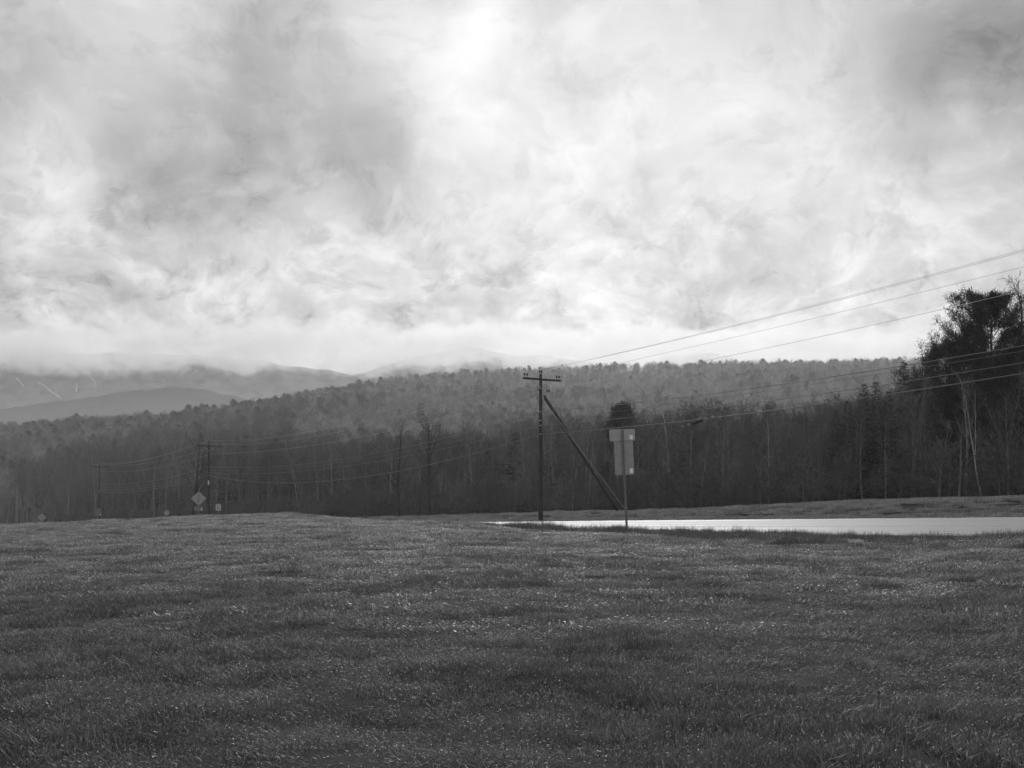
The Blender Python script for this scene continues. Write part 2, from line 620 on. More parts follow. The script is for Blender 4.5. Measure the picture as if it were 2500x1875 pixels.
def scatter(name, pts, rotz, scl, vid, variants, tilt=None):
    pts = np.asarray(pts, dtype=np.float32)
    n = len(pts)
    me = bpy.data.meshes.new(name)
    me.vertices.add(n)
    me.vertices.foreach_set('co', pts.ravel())
    rv = np.zeros((n, 3), np.float32)
    rv[:, 2] = rotz
    if tilt is not None:
        rv[:, 0:2] = tilt
    a = me.attributes.new('rv', 'FLOAT_VECTOR', 'POINT')
    a.data.foreach_set('vector', rv.ravel())
    a = me.attributes.new('sv', 'FLOAT_VECTOR', 'POINT')
    a.data.foreach_set('vector', np.asarray(scl, np.float32).ravel())
    a = me.attributes.new('vid', 'INT', 'POINT')
    a.data.foreach_set('value', np.asarray(vid, np.int32))
    o = obj(name, me)
    ng = bpy.data.node_groups.new(name, 'GeometryNodeTree')
    ng.interface.new_socket('Geometry', in_out='INPUT', socket_type='NodeSocketGeometry')
    ng.interface.new_socket('Geometry', in_out='OUTPUT', socket_type='NodeSocketGeometry')
    t = NT(ng)
    gi, go = t.n('NodeGroupInput'), t.n('NodeGroupOutput')
    jn = t.n('GeometryNodeJoinGeometry')

    def na(nm, ty):
        q = t.n('GeometryNodeInputNamedAttribute', data_type=ty)
        q.inputs['Name'].default_value = nm
        return q.outputs['Attribute']
    rvn, svn, vin = na('rv', 'FLOAT_VECTOR'), na('sv', 'FLOAT_VECTOR'), na('vid', 'INT')
    for k, vo in enumerate(variants):
        oi = t.n('GeometryNodeObjectInfo')
        oi.inputs['Object'].default_value = vo
        oi.inputs['As Instance'].default_value = True
        cmp_ = t.n('FunctionNodeCompare', data_type='INT', operation='EQUAL')
        t.l(vin, cmp_.inputs[2])
        cmp_.inputs[3].default_value = k
        ip = t.n('GeometryNodeInstanceOnPoints')
        t.l(gi.outputs[0], ip.inputs['Points'])
        t.l(cmp_.outputs[0], ip.inputs['Selection'])
        t.l(oi.outputs['Geometry'], ip.inputs['Instance'])
        t.l(rvn, ip.inputs['Rotation'])
        t.l(svn, ip.inputs['Scale'])
        t.l(ip.outputs[0], jn.inputs[0])
    t.l(jn.outputs[0], go.inputs[0])
    md = o.modifiers.new('scatter', 'NODES')
    md.node_group = ng
    return o


def hidden_variant(name, me, mats):
    for m in mats:
        me.materials.append(m)
    return bpy.data.objects.new(name, me)


# ------------------------------------------------------------------ trees
class TB:
    """tree builder: tubes for wood, flat ribbons for twigs, small faces for needles"""
    def __init__(self):
        self.V, self.F, self.nv = [], [], 0

    def tube(self, P, Rd, n):
        P = np.asarray(P, float)
        k = len(P)
        T = np.gradient(P, axis=0)
        T /= np.linalg.norm(T, axis=1)[:, None] + 1e-9
        ref = np.array([1.0, 0.1, 0]) if abs(T[0, 0]) < 0.8 else np.array([0, 1.0, 0.1])
        U = ref - T * (T @ ref)[:, None]
        U /= np.linalg.norm(U, axis=1)[:, None] + 1e-9
        W = np.cross(T, U)
        a = np.arange(n) * 2 * math.pi / n
        ring = P[:, None, :] + (U[:, None, :] * np.cos(a)[None, :, None] + W[:, None, :] * np.sin(a)[None, :, None]) * np.asarray(Rd)[:, None, None]
        ii = self.nv + np.arange(k * n).reshape(k, n)
        nx = np.roll(ii, -1, axis=1)
        self.F.append(np.stack([ii[:-1], nx[:-1], nx[1:], ii[1:]], -1).reshape(-1, 4))
        self.V.append(ring.reshape(-1, 3))
        self.nv += k * n

    def ribbon(self, P, wd, rng):
        P = np.asarray(P, float)
        k = len(P)
        T = P[-1] - P[0]
        sd_ = np.cross(T, rng.normal(size=3))
        sd_ /= np.linalg.norm(sd_) + 1e-9
        ws = np.linspace(wd, wd * 0.35, k)[:, None] / 2
        ring = np.stack([P - sd_ * ws, P + sd_ * ws], 1)
        ii = self.nv + np.arange(k * 2).reshape(k, 2)
        self.F.append(np.stack([ii[:-1, 0], ii[:-1, 1], ii[1:, 1], ii[1:, 0]], -1))
        self.V.append(ring.reshape(-1, 3))
        self.nv += 2 * k

    def quads(self, Q):
        """Q: (n, 4, 3)"""
        n = len(Q)
        self.F.append(self.nv + np.arange(n * 4).reshape(n, 4))
        self.V.append(np.asarray(Q).reshape(-1, 3))
        self.nv += n * 4

    def mesh(self, name, mat, smooth=True):
        me = mesh_from(name, np.concatenate(self.V), np.concatenate(self.F), smooth)
        me.materials.append(mat)
        return me


def unit(v):
    return v / (np.linalg.norm(v) + 1e-9)


def grow(p, d, length, n, rng, wob, up):
    pts = [np.array(p, float)]
    st = length / n
    for _ in range(n):
        d = unit(d + rng.normal(size=3) * wob + np.array([0, 0, up]))
        pts.append(pts[-1] + d * st)
    return np.array(pts)


def bare_tree(seed, H=11.0, r0=0.13, first=0.35, spread=0.55, limbs=13, subs=6, twigs=6, tw=0.022, lean=0.04, droop=0.0, fork=False, limb_len=0.30):
    """leafless tree: returns wood (trunk and limbs) and crown (branches and twigs) builders"""
    rng = np.random.default_rng(seed)
    wood, crown = TB(), TB()
    stems = []
    ld = unit(np.array([rng.normal() * lean, rng.normal() * lean, 1]))
    T = grow((0, 0, -0.3), ld, H, 10, rng, 0.035, 0.03)
    rr = r0 * (1 - np.linspace(0, 1, 11) ** 1.2 * 0.88)
    rr[0] *= 1.35
    wood.tube(T, rr, 7)
    stems.append((T, rr, first, limbs))
    if fork:
        q = 3 + rng.integers(0, 2)
        fa = rng.uniform(0, 6.28)
        fd = unit(np.array([math.cos(fa) * 0.55, math.sin(fa) * 0.55, 1.5]))
        T2 = grow(T[q], fd, H * 0.62, 8, rng, 0.05, 0.06)
        r2 = rr[q] * 0.75 * (1 - np.linspace(0, 1, 9) * 0.85)
        wood.tube(T2, r2, 6)
        stems.append((T2, r2, 0.15, limbs * 2 // 3))
    for T, rr, f0, nl in stems:
        n = len(T) - 1
        for i in range(nl):
            u = f0 + (1 - f0) * ((i + rng.random()) / nl) ** 0.85
            u = min(u, 0.985)
            a = u * n
            k = int(a)
            p = T[k] + (T[k + 1] - T[k]) * (a - k)
            az = i * 2.4 + rng.normal() * 0.5
            el = spread * (1.25 - 0.5 * u) + rng.normal() * 0.12
            d = np.array([math.cos(az) * math.sin(el), math.sin(az) * math.sin(el), math.cos(el)])
            ll = H * limb_len * (1.15 - 0.75 * u) * rng.uniform(0.65, 1.25)
            rb = max(rr[min(k, n)] * 0.42, 0.012)
            Lb = grow(p, d, ll, 6, rng, 0.10, 0.05 - droop)
            wood.tube(Lb, rb * (1 - np.linspace(0, 1, 7) * 0.8), 4)
            for j in range(subs):
                v = 0.18 + 0.82 * (j + rng.random()) / subs
                b = min(v * 6, 5.99)
                kk = int(b)
                q = Lb[kk] + (Lb[kk + 1] - Lb[kk]) * (b - kk)
                dd = unit(Lb[kk + 1] - Lb[kk]) + rng.normal(size=3) * 0.55
                sl = ll * 0.48 * (1.2 - 0.6 * v) * rng.uniform(0.6, 1.3)
                Sb = grow(q, unit(dd), sl, 4, rng, 0.14, 0.06 - droop)
                crown.tube(Sb, max(rb * 0.42, 0.008) * (1 - np.linspace(0, 1, 5) * 0.7), 3)
                for m in range(twigs):
                    x = 0.15 + 0.85 * (m + rng.random()) / twigs
                    c = min(x * 4, 3.99)
                    kc = int(c)
                    tp = Sb[kc] + (Sb[kc + 1] - Sb[kc]) * (c - kc)
                    td = unit(unit(Sb[kc + 1] - Sb[kc]) + rng.normal(size=3) * 0.6)
                    tl = sl * rng.uniform(0.35, 0.75)
                    crown.ribbon(grow(tp, td, tl, 2, rng, 0.18, 0.05 - droop), tw, rng)
    return wood, crown


def spruce(seed, H=11.0, base=0.06, width=0.22, dens=1.0, leaf=0.34, droop=0.25, rag=0.25):
    """spruce, fir or hemlock: whorls of boughs carrying flat needle sprays"""
    rng = np.random.default_rng(seed)
    wood, crown = TB(), TB()
    T = grow((0, 0, -0.3), np.array([0, 0, 1.0]), H, 8, rng, 0.012, 0.05)
    rr = 0.016 * H * (1 - np.linspace(0, 1, 9) * 0.93)
    wood.tube(T, rr, 7)
    nb = int(26 * dens * H ** 0.62)
    Q = []
    for i in range(nb):
        u = base + (1 - base) * (i + rng.random()) / nb
        a = min(u * 8, 7.99)
        k = int(a)
        p = T[k] + (T[k + 1] - T[k]) * (a - k)
        az = i * 2.399 + rng.normal() * 0.3
        ll = H * width * ((1 - u) ** 0.8 + 0.03) * rng.uniform(1 - rag, 1 + rag * 0.7)
        d = np.array([math.cos(az), math.sin(az), rng.normal() * 0.12 - droop * (1 - u) + 0.25 * u])
        B = grow(p, unit(d), ll, 4, rng, 0.06, 0.05)
        wood.tube(B, 0.012 * H * 0.14 * (1 - np.linspace(0, 1, 5) * 0.8) + 0.004, 3)
        ns = max(5, int(ll / leaf * 4.5))
        x = rng.uniform(0.12, 1.0, ns)
        c = np.minimum(x * 4, 3.99)
        kc = c.astype(int)
        tp = B[kc] + (B[kc + 1] - B[kc]) * (c - kc)[:, None]
        tan = unit(B[-1] - B[0])
        side = np.cross(tan, [0, 0, 1.0])
        dirs = tan[None] * rng.uniform(0.3, 1.0, (ns, 1)) + side[None] * rng.uniform(-0.9, 0.9, (ns, 1)) + np.array([0, 0, 1.0])[None] * rng.uniform(-0.75, 0.12, (ns, 1))
        dirs /= np.linalg.norm(dirs, axis=1)[:, None]
        ln = leaf * rng.uniform(0.6, 1.3, (ns, 1)) * (1.15 - 0.5 * x[:, None])
        wv = np.cross(dirs, rng.normal(size=(ns, 3)))
        wv /= np.linalg.norm(wv, axis=1)[:, None]
        wd = ln * 0.20
        Q.append(np.stack([tp - wv * wd * 0.6, tp + wv * wd * 0.6, tp + dirs * ln + wv * wd * 0.25, tp + dirs * ln - wv * wd * 0.25], 1))
    crown.quads(np.concatenate(Q))
    return wood, crown


def needle_clumps(P, Dv, rng, size, per):
    """brushes of needle faces round the given twig tips"""
    n = len(P)
    Pn = np.repeat(P, per, 0)
    Dn = np.repeat(Dv, per, 0)
    d = Dn * 0.55 + rng.normal(size=(n * per, 3)) * 0.62
    d[:, 2] += 0.22
    d /= np.linalg.norm(d, axis=1)[:, None]
    ln = size * rng.uniform(0.55, 1.25, (n * per, 1))
    wv = np.cross(d, rng.normal(size=(n * per, 3)))
    wv /= np.linalg.norm(wv, axis=1)[:, None]
    wd = ln * 0.085
    base = Pn + rng.normal(size=(n * per, 3)) * size * 0.75
    return np.stack([base - wv * wd, base + wv * wd, base + d * ln + wv * wd * 0.5, base + d * ln - wv * wd * 0.5], 1)


def pine(seed, H=15.0, base=0.25, width=0.30, nl=46, subs=8, size=0.34, per=9, lean=(0, 0), bias=None, shape=0.75, r0=None):
    """white pine: long upswept boughs with brushes of needles and gaps between"""
    rng = np.random.default_rng(seed)
    wood, crown = TB(), TB()
    T = grow((0, 0, -0.3), unit(np.array([lean[0], lean[1], 1.0])), H, 10, rng, 0.03, 0.04)
    rr = (r0 or 0.015 * H) * (1 - np.linspace(0, 1, 11) * 0.9)
    wood.tube(T, rr, 8)
    tips, tdir = [], []
    for i in range(nl):
        u = base + (0.98 - base) * (i + rng.random()) / nl
        a = u * 10
        k = int(a)
        p = T[k] + (T[k + 1] - T[k]) * (a - k)
        az = i * 2.399 + rng.normal() * 0.45
        ll = H * width * (math.sin(math.pi * min(1, (u - base) / (1 - base) * 0.8 + 0.22)) ** shape) * rng.uniform(0.55, 1.2)
        d = np.array([math.cos(az), math.sin(az), rng.normal() * 0.15 + 0.15 + 0.5 * u])
        if bias is not None:
            ll *= 1 + bias[2] * (math.cos(az) * bias[0] + math.sin(az) * bias[1])
        B = grow(p, unit(d), ll, 6, rng, 0.10, 0.07)
        wood.tube(B, rr[k] * 0.36 * (1 - np.linspace(0, 1, 7) * 0.8) + 0.006, 4)
        for kk in (3, 4, 5, 6):
            tips.append(B[kk])
            tdir.append(unit(B[kk] - B[kk - 1]))
        for j in range(subs):
            v = 0.25 + 0.75 * (j + rng.random()) / subs
            b = min(v * 6, 5.99)
            kk = int(b)
            q = B[kk] + (B[kk + 1] - B[kk]) * (b - kk)
            dd = unit(unit(B[kk + 1] - B[kk]) + rng.normal(size=3) * np.array([0.6, 0.6, 0.35]) + np.array([0, 0, 0.15]))
            sl = ll * 0.30 * rng.uniform(0.5, 1.3)
            Sb = grow(q, dd, sl, 3, rng, 0.12, 0.1)
            wood.tube(Sb, 0.012 * (1 - np.linspace(0, 1, 4) * 0.7), 3)
            for x in (1, 2, 3, 3):
                tips.append(Sb[x] + rng.normal(size=3) * 0.08)
                tdir.append(unit(Sb[x] - Sb[x - 1]))
    crown.quads(needle_clumps(np.array(tips), np.array(tdir), rng, size, per))
    return wood, crown


M_bark = grey('bark', 0.125, 0.9, spec=0.15, var=0.35, vscale=2.0, rand=0.45)
M_barkd = grey('dark_bark', 0.045, 0.9, spec=0.15, var=0.35, vscale=2.0)
M_twig = grey('twigs', 0.088, 0.9, spec=0.15, rand=0.5)
M_pine = grey('pine_needles', 0.024, 0.7, spec=0.2, rand=0.15, transl=0.12)
M_spruce = grey('spruce_needles', 0.018, 0.75, spec=0.2, rand=0.2, transl=0.08)
M_birch = grey('birch_bark', 0.42, 0.75, spec=0.2, var=0.45, vscale=6.0)

M_bark2 = grey('pale_bark', 0.20, 0.85, spec=0.2, var=0.3, vscale=2.0, rand=0.45)
M_twig2 = grey('pale_twigs', 0.15, 0.9, spec=0.15, rand=0.4)
# variants of the slender woodland trees
BV = []
for k in range(9):
    wd, cr = bare_tree(100 + k, H=11.0, r0=rnd.uniform(0.10, 0.16), first=rnd.uniform(0.25, 0.45), spread=rnd.uniform(0.42, 0.7),
                       limbs=12 + k % 4, subs=6, twigs=6, tw=0.026, fork=(k % 3 == 0), limb_len=rnd.uniform(0.24, 0.34))
    BV.append((wd.mesh('bare_trunk', M_bark2 if k % 3 == 1 else M_bark), cr.mesh('bare_crown', M_twig2 if k % 4 == 1 else M_twig)))
SV = []
for k in range(4):
    wd, cr = spruce(200 + k, H=11.0, width=(0.2, 0.24, 0.27, 0.22)[k], rag=0.35, dens=1.0)
    SV.append((wd.mesh('spruce_trunk', M_bark), cr.mesh('spruce_crown', M_spruce)))


def place_tree(name, pair, loc, rz, sc, label, cat='tree', group=None, tilt=(0, 0)):
    e = empty(name, loc, (tilt[0], tilt[1], rz))
    e.scale = sc if isinstance(sc, tuple) else (sc, sc, sc)
    obj('trunk', pair[0], parent=e)
    obj('crown', pair[1], parent=e)
    tag(e, label, cat, group)
    return e


def gz(x, y):
    return float(ground_z(np.array([x]), np.array([y]))[0])


def on_ground(px, y):
    x = (px - 1250) / F_PX * y
    return Vector((x, y, gz(x, y)))


# front tree line, every tree on its own
_TX = np.array([-300, 0, 300, 600, 800, 1000, 1200, 1400, 1600, 1800, 1950, 2060, 2200, 2330, 2500, 2900.])
_TY = np.array([1090, 1085, 1070, 1070, 1085, 1070, 1050, 1025, 1005, 990, 1000, 985, 950, 930, 890, 860.])
ZONES = [
    (150, 'slender bare tree in the dark woods at the far left edge'),
    (500, 'slender bare tree in the dark woods left of the far utility pole'),
    (960, 'slender bare tree in the leafless woods behind the sagging wires'),
    (1318, 'slender bare tree in the leafless woods just left of the tall crossarm pole'),
    (1520, 'slender bare tree between the crossarm pole and the back of the sign'),
    (1990, 'slender bare tree behind the road, right of the large sign back'),
    (9999, 'slender bare tree in the dark thicket under the big pine at the right'),
]
cand = []
for k in range(3200):
    s = rnd.uniform(-64, 340)
    t = 12.0 + 24 * rnd.random() ** 1.5 + (max(0, s - 90) * 0.05)
    x, y = st_xy(s, t)
    px = 1250 + F_PX * x / y
    if px < -60 or px > 2560:
        continue
    cand.append((x, y, px, t))
rnd.shuffle(cand)
chosen, cnt = [], {}
for x, y, px, t in cand:
    if len(chosen) >= 285:
        break
    b = int(px // 100)
    if cnt.get(b, 0) >= 11:
        continue
    if any((x - q[0]) ** 2 + (y - q[1]) ** 2 < 1.3 ** 2 for q in chosen):
        continue
    cnt[b] = cnt.get(b, 0) + 1
    chosen.append((x, y, px, t))
chosen.sort(key=lambda q: q[2])
for i, (x, y, px, t) in enumerate(chosen):
    z = gz(x, y)
    top = np.interp(px, _TX, _TY) + rnd.gauss(0, 16) + (18 if rnd.random() < 0.4 else 0)
    h = max(4.0, (HZ - top) / F_PX * y + EYE - z)
    if h > 12:
        h = 12 + (h - 12) * 0.6
    if t < 16:
        h *= rnd.uniform(0.6, 1.0)
    lab = next(l for lim, l in ZONES if px < lim)
    sc = h / 11.0
    pr = BV[rnd.randrange(len(BV))]
    place_tree('bare_tree', pr, (x, y, z - 0.05), rnd.uniform(0, 6.28), (sc * rnd.uniform(.85, 1.2), sc * rnd.uniform(.85, 1.2), sc), lab,
               group=lab.replace('slender bare tree', 'slender bare trees'), tilt=(rnd.gauss(0, 0.03), rnd.gauss(0, 0.03)))

# the woods behind them, a mass: one object
pts, rz, sc, vid = [], [], [], []
for k in range(4000):
    s = rnd.uniform(-75, 390)
    t = 20 + 55 * rnd.random() ** 1.1 + max(0, s - 90) * 0.05
    x, y = st_xy(s, t)
    if y < 25:
        continue
    px = 1250 + F_PX * x / y
    if px < -250 or px > 2800:
        continue
    zg = max(gz(x, y), float(hill_z(np.array([px]), np.array([y]))[0]))
    h = (HZ - np.interp(px, _TX, _TY)) / F_PX * y + EYE - gz(x, y)
    h = min(h, 13) * rnd.uniform(0.7, 1.02)
    pts.append((x, y, zg - 0.1))
    rz.append(rnd.uniform(0, 6.28))
    q = h / 11.0
    sc.append((q * rnd.uniform(.9, 1.25), q * rnd.uniform(.9, 1.25), q))
    v = rnd.randrange(len(BV))
    if rnd.random() < 0.10:
        v = len(BV) + rnd.randrange(len(SV))
    vid.append(v)


def joined(name, pair):
    bm = bmesh.new()
    for k, me in enumerate(pair):
        n0 = len(bm.faces)
        bm.from_mesh(me)
        bm.faces.ensure_lookup_table()
        for f in bm.faces[n0:]:
            f.material_index = k
    me = bpy.data.meshes.new(name)
    bm.to_mesh(me)
    bm.free()
    for q in pair:
        me.materials.append(q.materials[0])
    return bpy.data.objects.new(name, me)


WV = [joined('woodland_tree', p) for p in BV + SV]
woods = tag(scatter('woodland', pts, rz, sc, vid, WV), 'mass of leafless woods filling in behind the front row of trees', 'woods', kind='stuff')

# forest on the hill: coarser trees
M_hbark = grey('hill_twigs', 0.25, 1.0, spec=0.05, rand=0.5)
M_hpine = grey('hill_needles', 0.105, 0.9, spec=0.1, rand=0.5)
HV = []
for k in range(5):
    wd, cr = bare_tree(300 + k, H=11.0, r0=0.09, first=0.28, spread=0.95, limbs=14, subs=6, twigs=6, tw=0.075, limb_len=0.46, fork=(k % 2 == 0))
    HV.append(joined('hill_tree', (wd.mesh('w', M_hbark), cr.mesh('c', M_hbark))))
for k in range(3):
    wd, cr = spruce(320 + k, H=13.0, width=0.20, dens=0.55, leaf=0.8, rag=0.5)
    HV.append(joined('hill_tree', (wd.mesh('w', M_hbark), cr.mesh('c', M_hpine))))
for k in range(3):
    wd, cr = pine(340 + k, H=13.5, base=0.16, width=0.27, nl=26, subs=5, size=0.75, per=5, shape=0.7)
    HV.append(joined('hill_tree', (wd.mesh('w', M_hbark), cr.mesh('c', M_hpine))))
pts, rz, sc, vid = [], [], [], []
N = 31000
PX = NR.uniform(-700, 3100, N)
Dr = np.interp(PX, _HX, _HD)
d0 = np.interp(PX, _HX, _H0)
U = NR.random(N) ** 0.85 * 1.04
DP = d0 + (Dr - d0) * U
HZs = hill_z(PX, DP)
XX = (PX - 1250) / F_PX * DP
GZs = ground_z(XX, DP, False)
con = fbm(XX * 0.022 + 50, DP * 0.012, 3)
for k in range(N):
    if HZs[k] < GZs[k] - 0.5:
        continue
    # thin near rows (they are closer together in the photo already)
    rz.append(rnd.uniform(0, 6.28))
    pts.append((XX[k], DP[k], HZs[k] - 0.2))
    pc = 0.06 + 0.60 * float(sstep(0.47, 0.60, con[k])) + (0.22 if U[k] > 0.90 and 650 < PX[k] < 1700 else 0)
    pc *= 0.5 if PX[k] > 1500 else 1.0
    if rnd.random() < pc:
        v = 5 + (rnd.randrange(3) if rnd.random() < 0.5 else 3 + rnd.randrange(3))
        q = rnd.uniform(0.30, 0.54) * (1.2 if rnd.random() < 0.15 else 1)
    else:
        v = rnd.randrange(5)
        q = rnd.uniform(0.40, 0.66)
    sc.append((q * rnd.uniform(.9, 1.2), q * rnd.uniform(.9, 1.2), q))
    vid.append(v)
hf = tag(scatter('hill_forest', pts, rz, sc, vid, HV), 'mixed pine and leafless forest covering the hill behind the road', 'forest', kind='stuff')

# ------------------------------------------------------------------ trees that stand out
wd, cr = pine(501, H=12.9, base=0.26, width=0.31, nl=56, subs=11, size=0.16, per=30, lean=(-0.03, 0), bias=(-1, 0, 0.2))
q = on_ground(2442, 70)
place_tree('pine_tree', (wd.mesh('pine_trunk', M_barkd), cr.mesh('pine_crown', M_pine)), q, 0.4, 1.0,
           'big dark pine rising above the woods at the right edge', 'pine tree')
wd, cr = bare_tree(502, H=13.0, r0=0.22, first=0.32, spread=0.62, limbs=20, subs=8, twigs=8, tw=0.02, fork=True, limb_len=0.33)
q = on_ground(2486, 71.5)
place_tree('bare_tree', (wd.mesh('tall_trunk', M_barkd), cr.mesh('tall_crown', M_twig)), q, 1.0, 1.0,
           'tall leafless tree with fine spreading twigs beside the big pine')
wd, cr = pine(503, H=9.5, base=0.12, width=0.42, nl=48, subs=10, size=0.16, per=26)
lower_pine = (wd.mesh('pine_trunk', M_barkd), cr.mesh('pine_crown', M_pine))
q = on_ground(2300, 74)
place_tree('pine_tree', lower_pine, q, 0.4, (.85, .85, 1.12), 'low spreading pine whose boughs reach out left below the big pine', 'pine tree')
q = on_ground(2520, 72)
place_tree('pine_tree', lower_pine, q, 2.4, (1.1, 1.1, 1.12), 'broad pine cut off by the right edge, right of the big pine', 'pine tree')
q = on_ground(2378, 72)
place_tree('pine_tree', lower_pine, q, 4.0, (0.62, 0.62, 1.20), 'mid sized pine forming the left shoulder of the big pine', 'pine tree')
# evergreen behind the sign
wd, cr = pine(505, H=9.6, base=0.10, width=0.17, nl=70, subs=8, size=0.28, per=14, shape=0.5)
q = on_ground(1513, 106)
place_tree('evergreen_tree', (wd.mesh('pine_trunk', M_barkd), cr.mesh('pine_crown', M_pine)), q, 0.1, 1.06,
           'dark rounded evergreen rising directly behind the back of the large sign', 'evergreen')
# dark spruces by the thicket
SN = []
for k in range(4):
    wd, cr = spruce(240 + k, H=11.0, width=(0.17, 0.2, 0.22, 0.19)[k], rag=0.3, dens=2.0, leaf=0.22)
    SN.append((wd.mesh('spruce_trunk', M_bark), cr.mesh('spruce_crown', M_spruce)))
SPR = [
    (2108, 74, 8.0, 1, 'pointed dark spruce, left of the pair above the lowest cable'),
    (2142, 75, 8.3, 2, 'pointed dark spruce, right of the pair above the lowest cable'),
    (2212, 95, 12.6, 0, 'bushy dark evergreen top just below the lower cables, left of the pine boughs'),
    (2035, 78, 6.7, 3, 'dark spruce at the left end of the evergreen clump behind the road'),
    (2066, 74, 7.0, 0, 'dark spruce in the middle of the evergreen clump behind the road'),
    (2090, 71, 6.1, 2, 'shorter dark spruce in front of the evergreen clump'),
    (2010, 79, 5.2, 1, 'small dark spruce at the edge of the bare woods'),
    (2168, 72, 7.2, 3, 'dark spruce between the clump behind the road and the pine boughs'),
]
for px, y, h, k, lab in SPR:
    q = on_ground(px, y)
    place_tree('spruce_tree', SN[k], q, rnd.uniform(0, 6), (h / 11 * 1.25, h / 11 * 1.25, h / 11), lab, 'spruce')
# birches
wd, cr = bare_tree(511, H=9.5, r0=0.075, first=0.45, spread=0.35, limbs=9, subs=5, twigs=5, tw=0.018, fork=True, limb_len=0.22, lean=0.0)
bp = (wd.mesh('birch_trunk', M_birch), cr.mesh('birch_crown', M_twig))
q = on_ground(2396, 62.5)
place_tree('birch_tree', bp, q, 0.5, (0.62, 0.62, 0.62), 'white birch leaning left in front of the dark thicket', 'birch', tilt=(0.0, -0.25))
q = on_ground(2535, 63)
place_tree('birch_tree', bp, q, 2.0, (0.62, 0.62, 0.60), 'white birch near the right edge, leaning left among dark trees', 'birch', tilt=(0.0, -0.30))
# two spreading trees in front of the woods left of the pole
wd, cr = bare_tree(521, H=9.0, r0=0.19, first=0.34, spread=0.72, limbs=10, subs=7, twigs=6, tw=0.022, fork=True, limb_len=0.42)
sp = (wd.mesh('spreading_trunk', M_barkd), cr.mesh('spreading_crown', M_twig))
wd, cr = bare_tree(527, H=9.0, r0=0.18, first=0.30, spread=0.66, limbs=11, subs=7, twigs=6, tw=0.022, fork=True, limb_len=0.40)
sp2 = (wd.mesh('spreading_trunk', M_barkd), cr.mesh('spreading_crown', M_twig))
q = on_ground(1050, 101)
place_tree('bare_tree', sp, q, 0.4, 1.0, 'dark spreading bare tree, right of two, under the wires left of the pole')
q = on_ground(972, 106)
place_tree('bare_tree', sp2, q, 1.9, 1.0, 'dark spreading bare tree, left of two, under the wires left of the pole')
q = on_ground(470, 137)
place_tree('bare_tree', sp2, q, 0.2, 1.2, 'spreading bare tree just left of the far utility pole')
# dead top at the left edge
wd, cr = bare_tree(531, H=17, r0=0.2, first=0.7, spread=0.9, limbs=7, subs=3, twigs=3, tw=0.05, limb_len=0.12)
zz = float(hill_z(np.array([18.0]), np.array([330.0]))[0])
place_tree('dead_tree', (wd.mesh('dead_trunk', M_bark), cr.mesh('dead_crown', M_twig)), ((18 - 1250) / F_PX * 330, 330, zz), 0, 1.05,
           'thin dead treetop poking above the skyline at the left edge')

# ------------------------------------------------------------------ grass


def grass_patch(name, seed, radius, n, h, wd, lean, mat, droop=0.6, flat=0):
    rng = np.random.default_rng(seed)
    a, r = rng.uniform(0, 2 * math.pi, n), radius * np.sqrt(rng.random(n))
    B = np.stack([r * np.cos(a), r * np.sin(a), np.full(n, -0.015)], 1)
    hh = h * rng.uniform(0.35, 1.15, n) * (1 - 0.35 * (r / radius) ** 2)
    az = rng.uniform(0, 2 * math.pi, n)
    ln = lean * rng.uniform(0.1, 1.0, n)
    d = np.stack([np.cos(az), np.sin(az), np.zeros(n)], 1)
    sdv = np.stack([-np.sin(az), np.cos(az), np.zeros(n)], 1)
    tw = rng.uniform(-0.9, 0.9, n)
    sdv = sdv * np.cos(tw)[:, None] + d * np.sin(tw)[:, None]
    up = np.array([0, 0, 1.0])
    m = B + up * (hh * 0.6)[:, None] + d * (hh * ln * 0.45)[:, None]
    t = B + up * (hh * (1 - droop * 0.25 * ln))[:, None] + d * (hh * ln * 1.15)[:, None]
    w_ = wd * rng.uniform(0.6, 1.3, n)[:, None] / 2
    V = np.stack([B - sdv * w_, B + sdv * w_, m - sdv * w_ * 0.85, m + sdv * w_ * 0.85, t - sdv * w_ * 0.12, t + sdv * w_ * 0.12], 1)
    i = np.arange(n)[:, None] * 6
    Fq = np.concatenate([i + np.array([[0, 1, 3, 2]]), i + np.array([[2, 3, 5, 4]])], 1).reshape(-1, 4)
    sh = np.repeat(np.clip(rng.normal(0.5, 0.2, n), 0.05, 1.0), 6)
    V = V.reshape(-1, 3)
    if flat:
        # small flat leaves and dead blades lying on the sward
        a, r = rng.uniform(0, 2 * math.pi, flat), radius * np.sqrt(rng.random(flat))
        C = np.stack([r * np.cos(a), r * np.sin(a), h * rng.uniform(0.3, 0.75, flat)], 1)
        az = rng.uniform(0, 2 * math.pi, flat)
        d = np.stack([np.cos(az), np.sin(az), rng.normal(0, 0.45, flat)], 1) * (wd * rng.uniform(1.2, 3.2, flat))[:, None]
        e = np.stack([-np.sin(az), np.cos(az), rng.normal(0, 0.35, flat)], 1) * (wd * rng.uniform(0.7, 1.4, flat))[:, None]
        Q = np.stack([C - d, C + e * 0.8, C + d, C - e * 0.8], 1).reshape(-1, 3)
        Fq = np.concatenate([Fq, len(V) + np.arange(flat * 4).reshape(flat, 4)])
        V = np.concatenate([V, Q])
        sh = np.concatenate([sh, np.repeat(rng.uniform(0.4, 1.35, flat), 4)])
    me = mesh_from(name, V, Fq, True)
    add_attr(me, 'sh', sh)
    return hidden_variant(name, me, [mat])


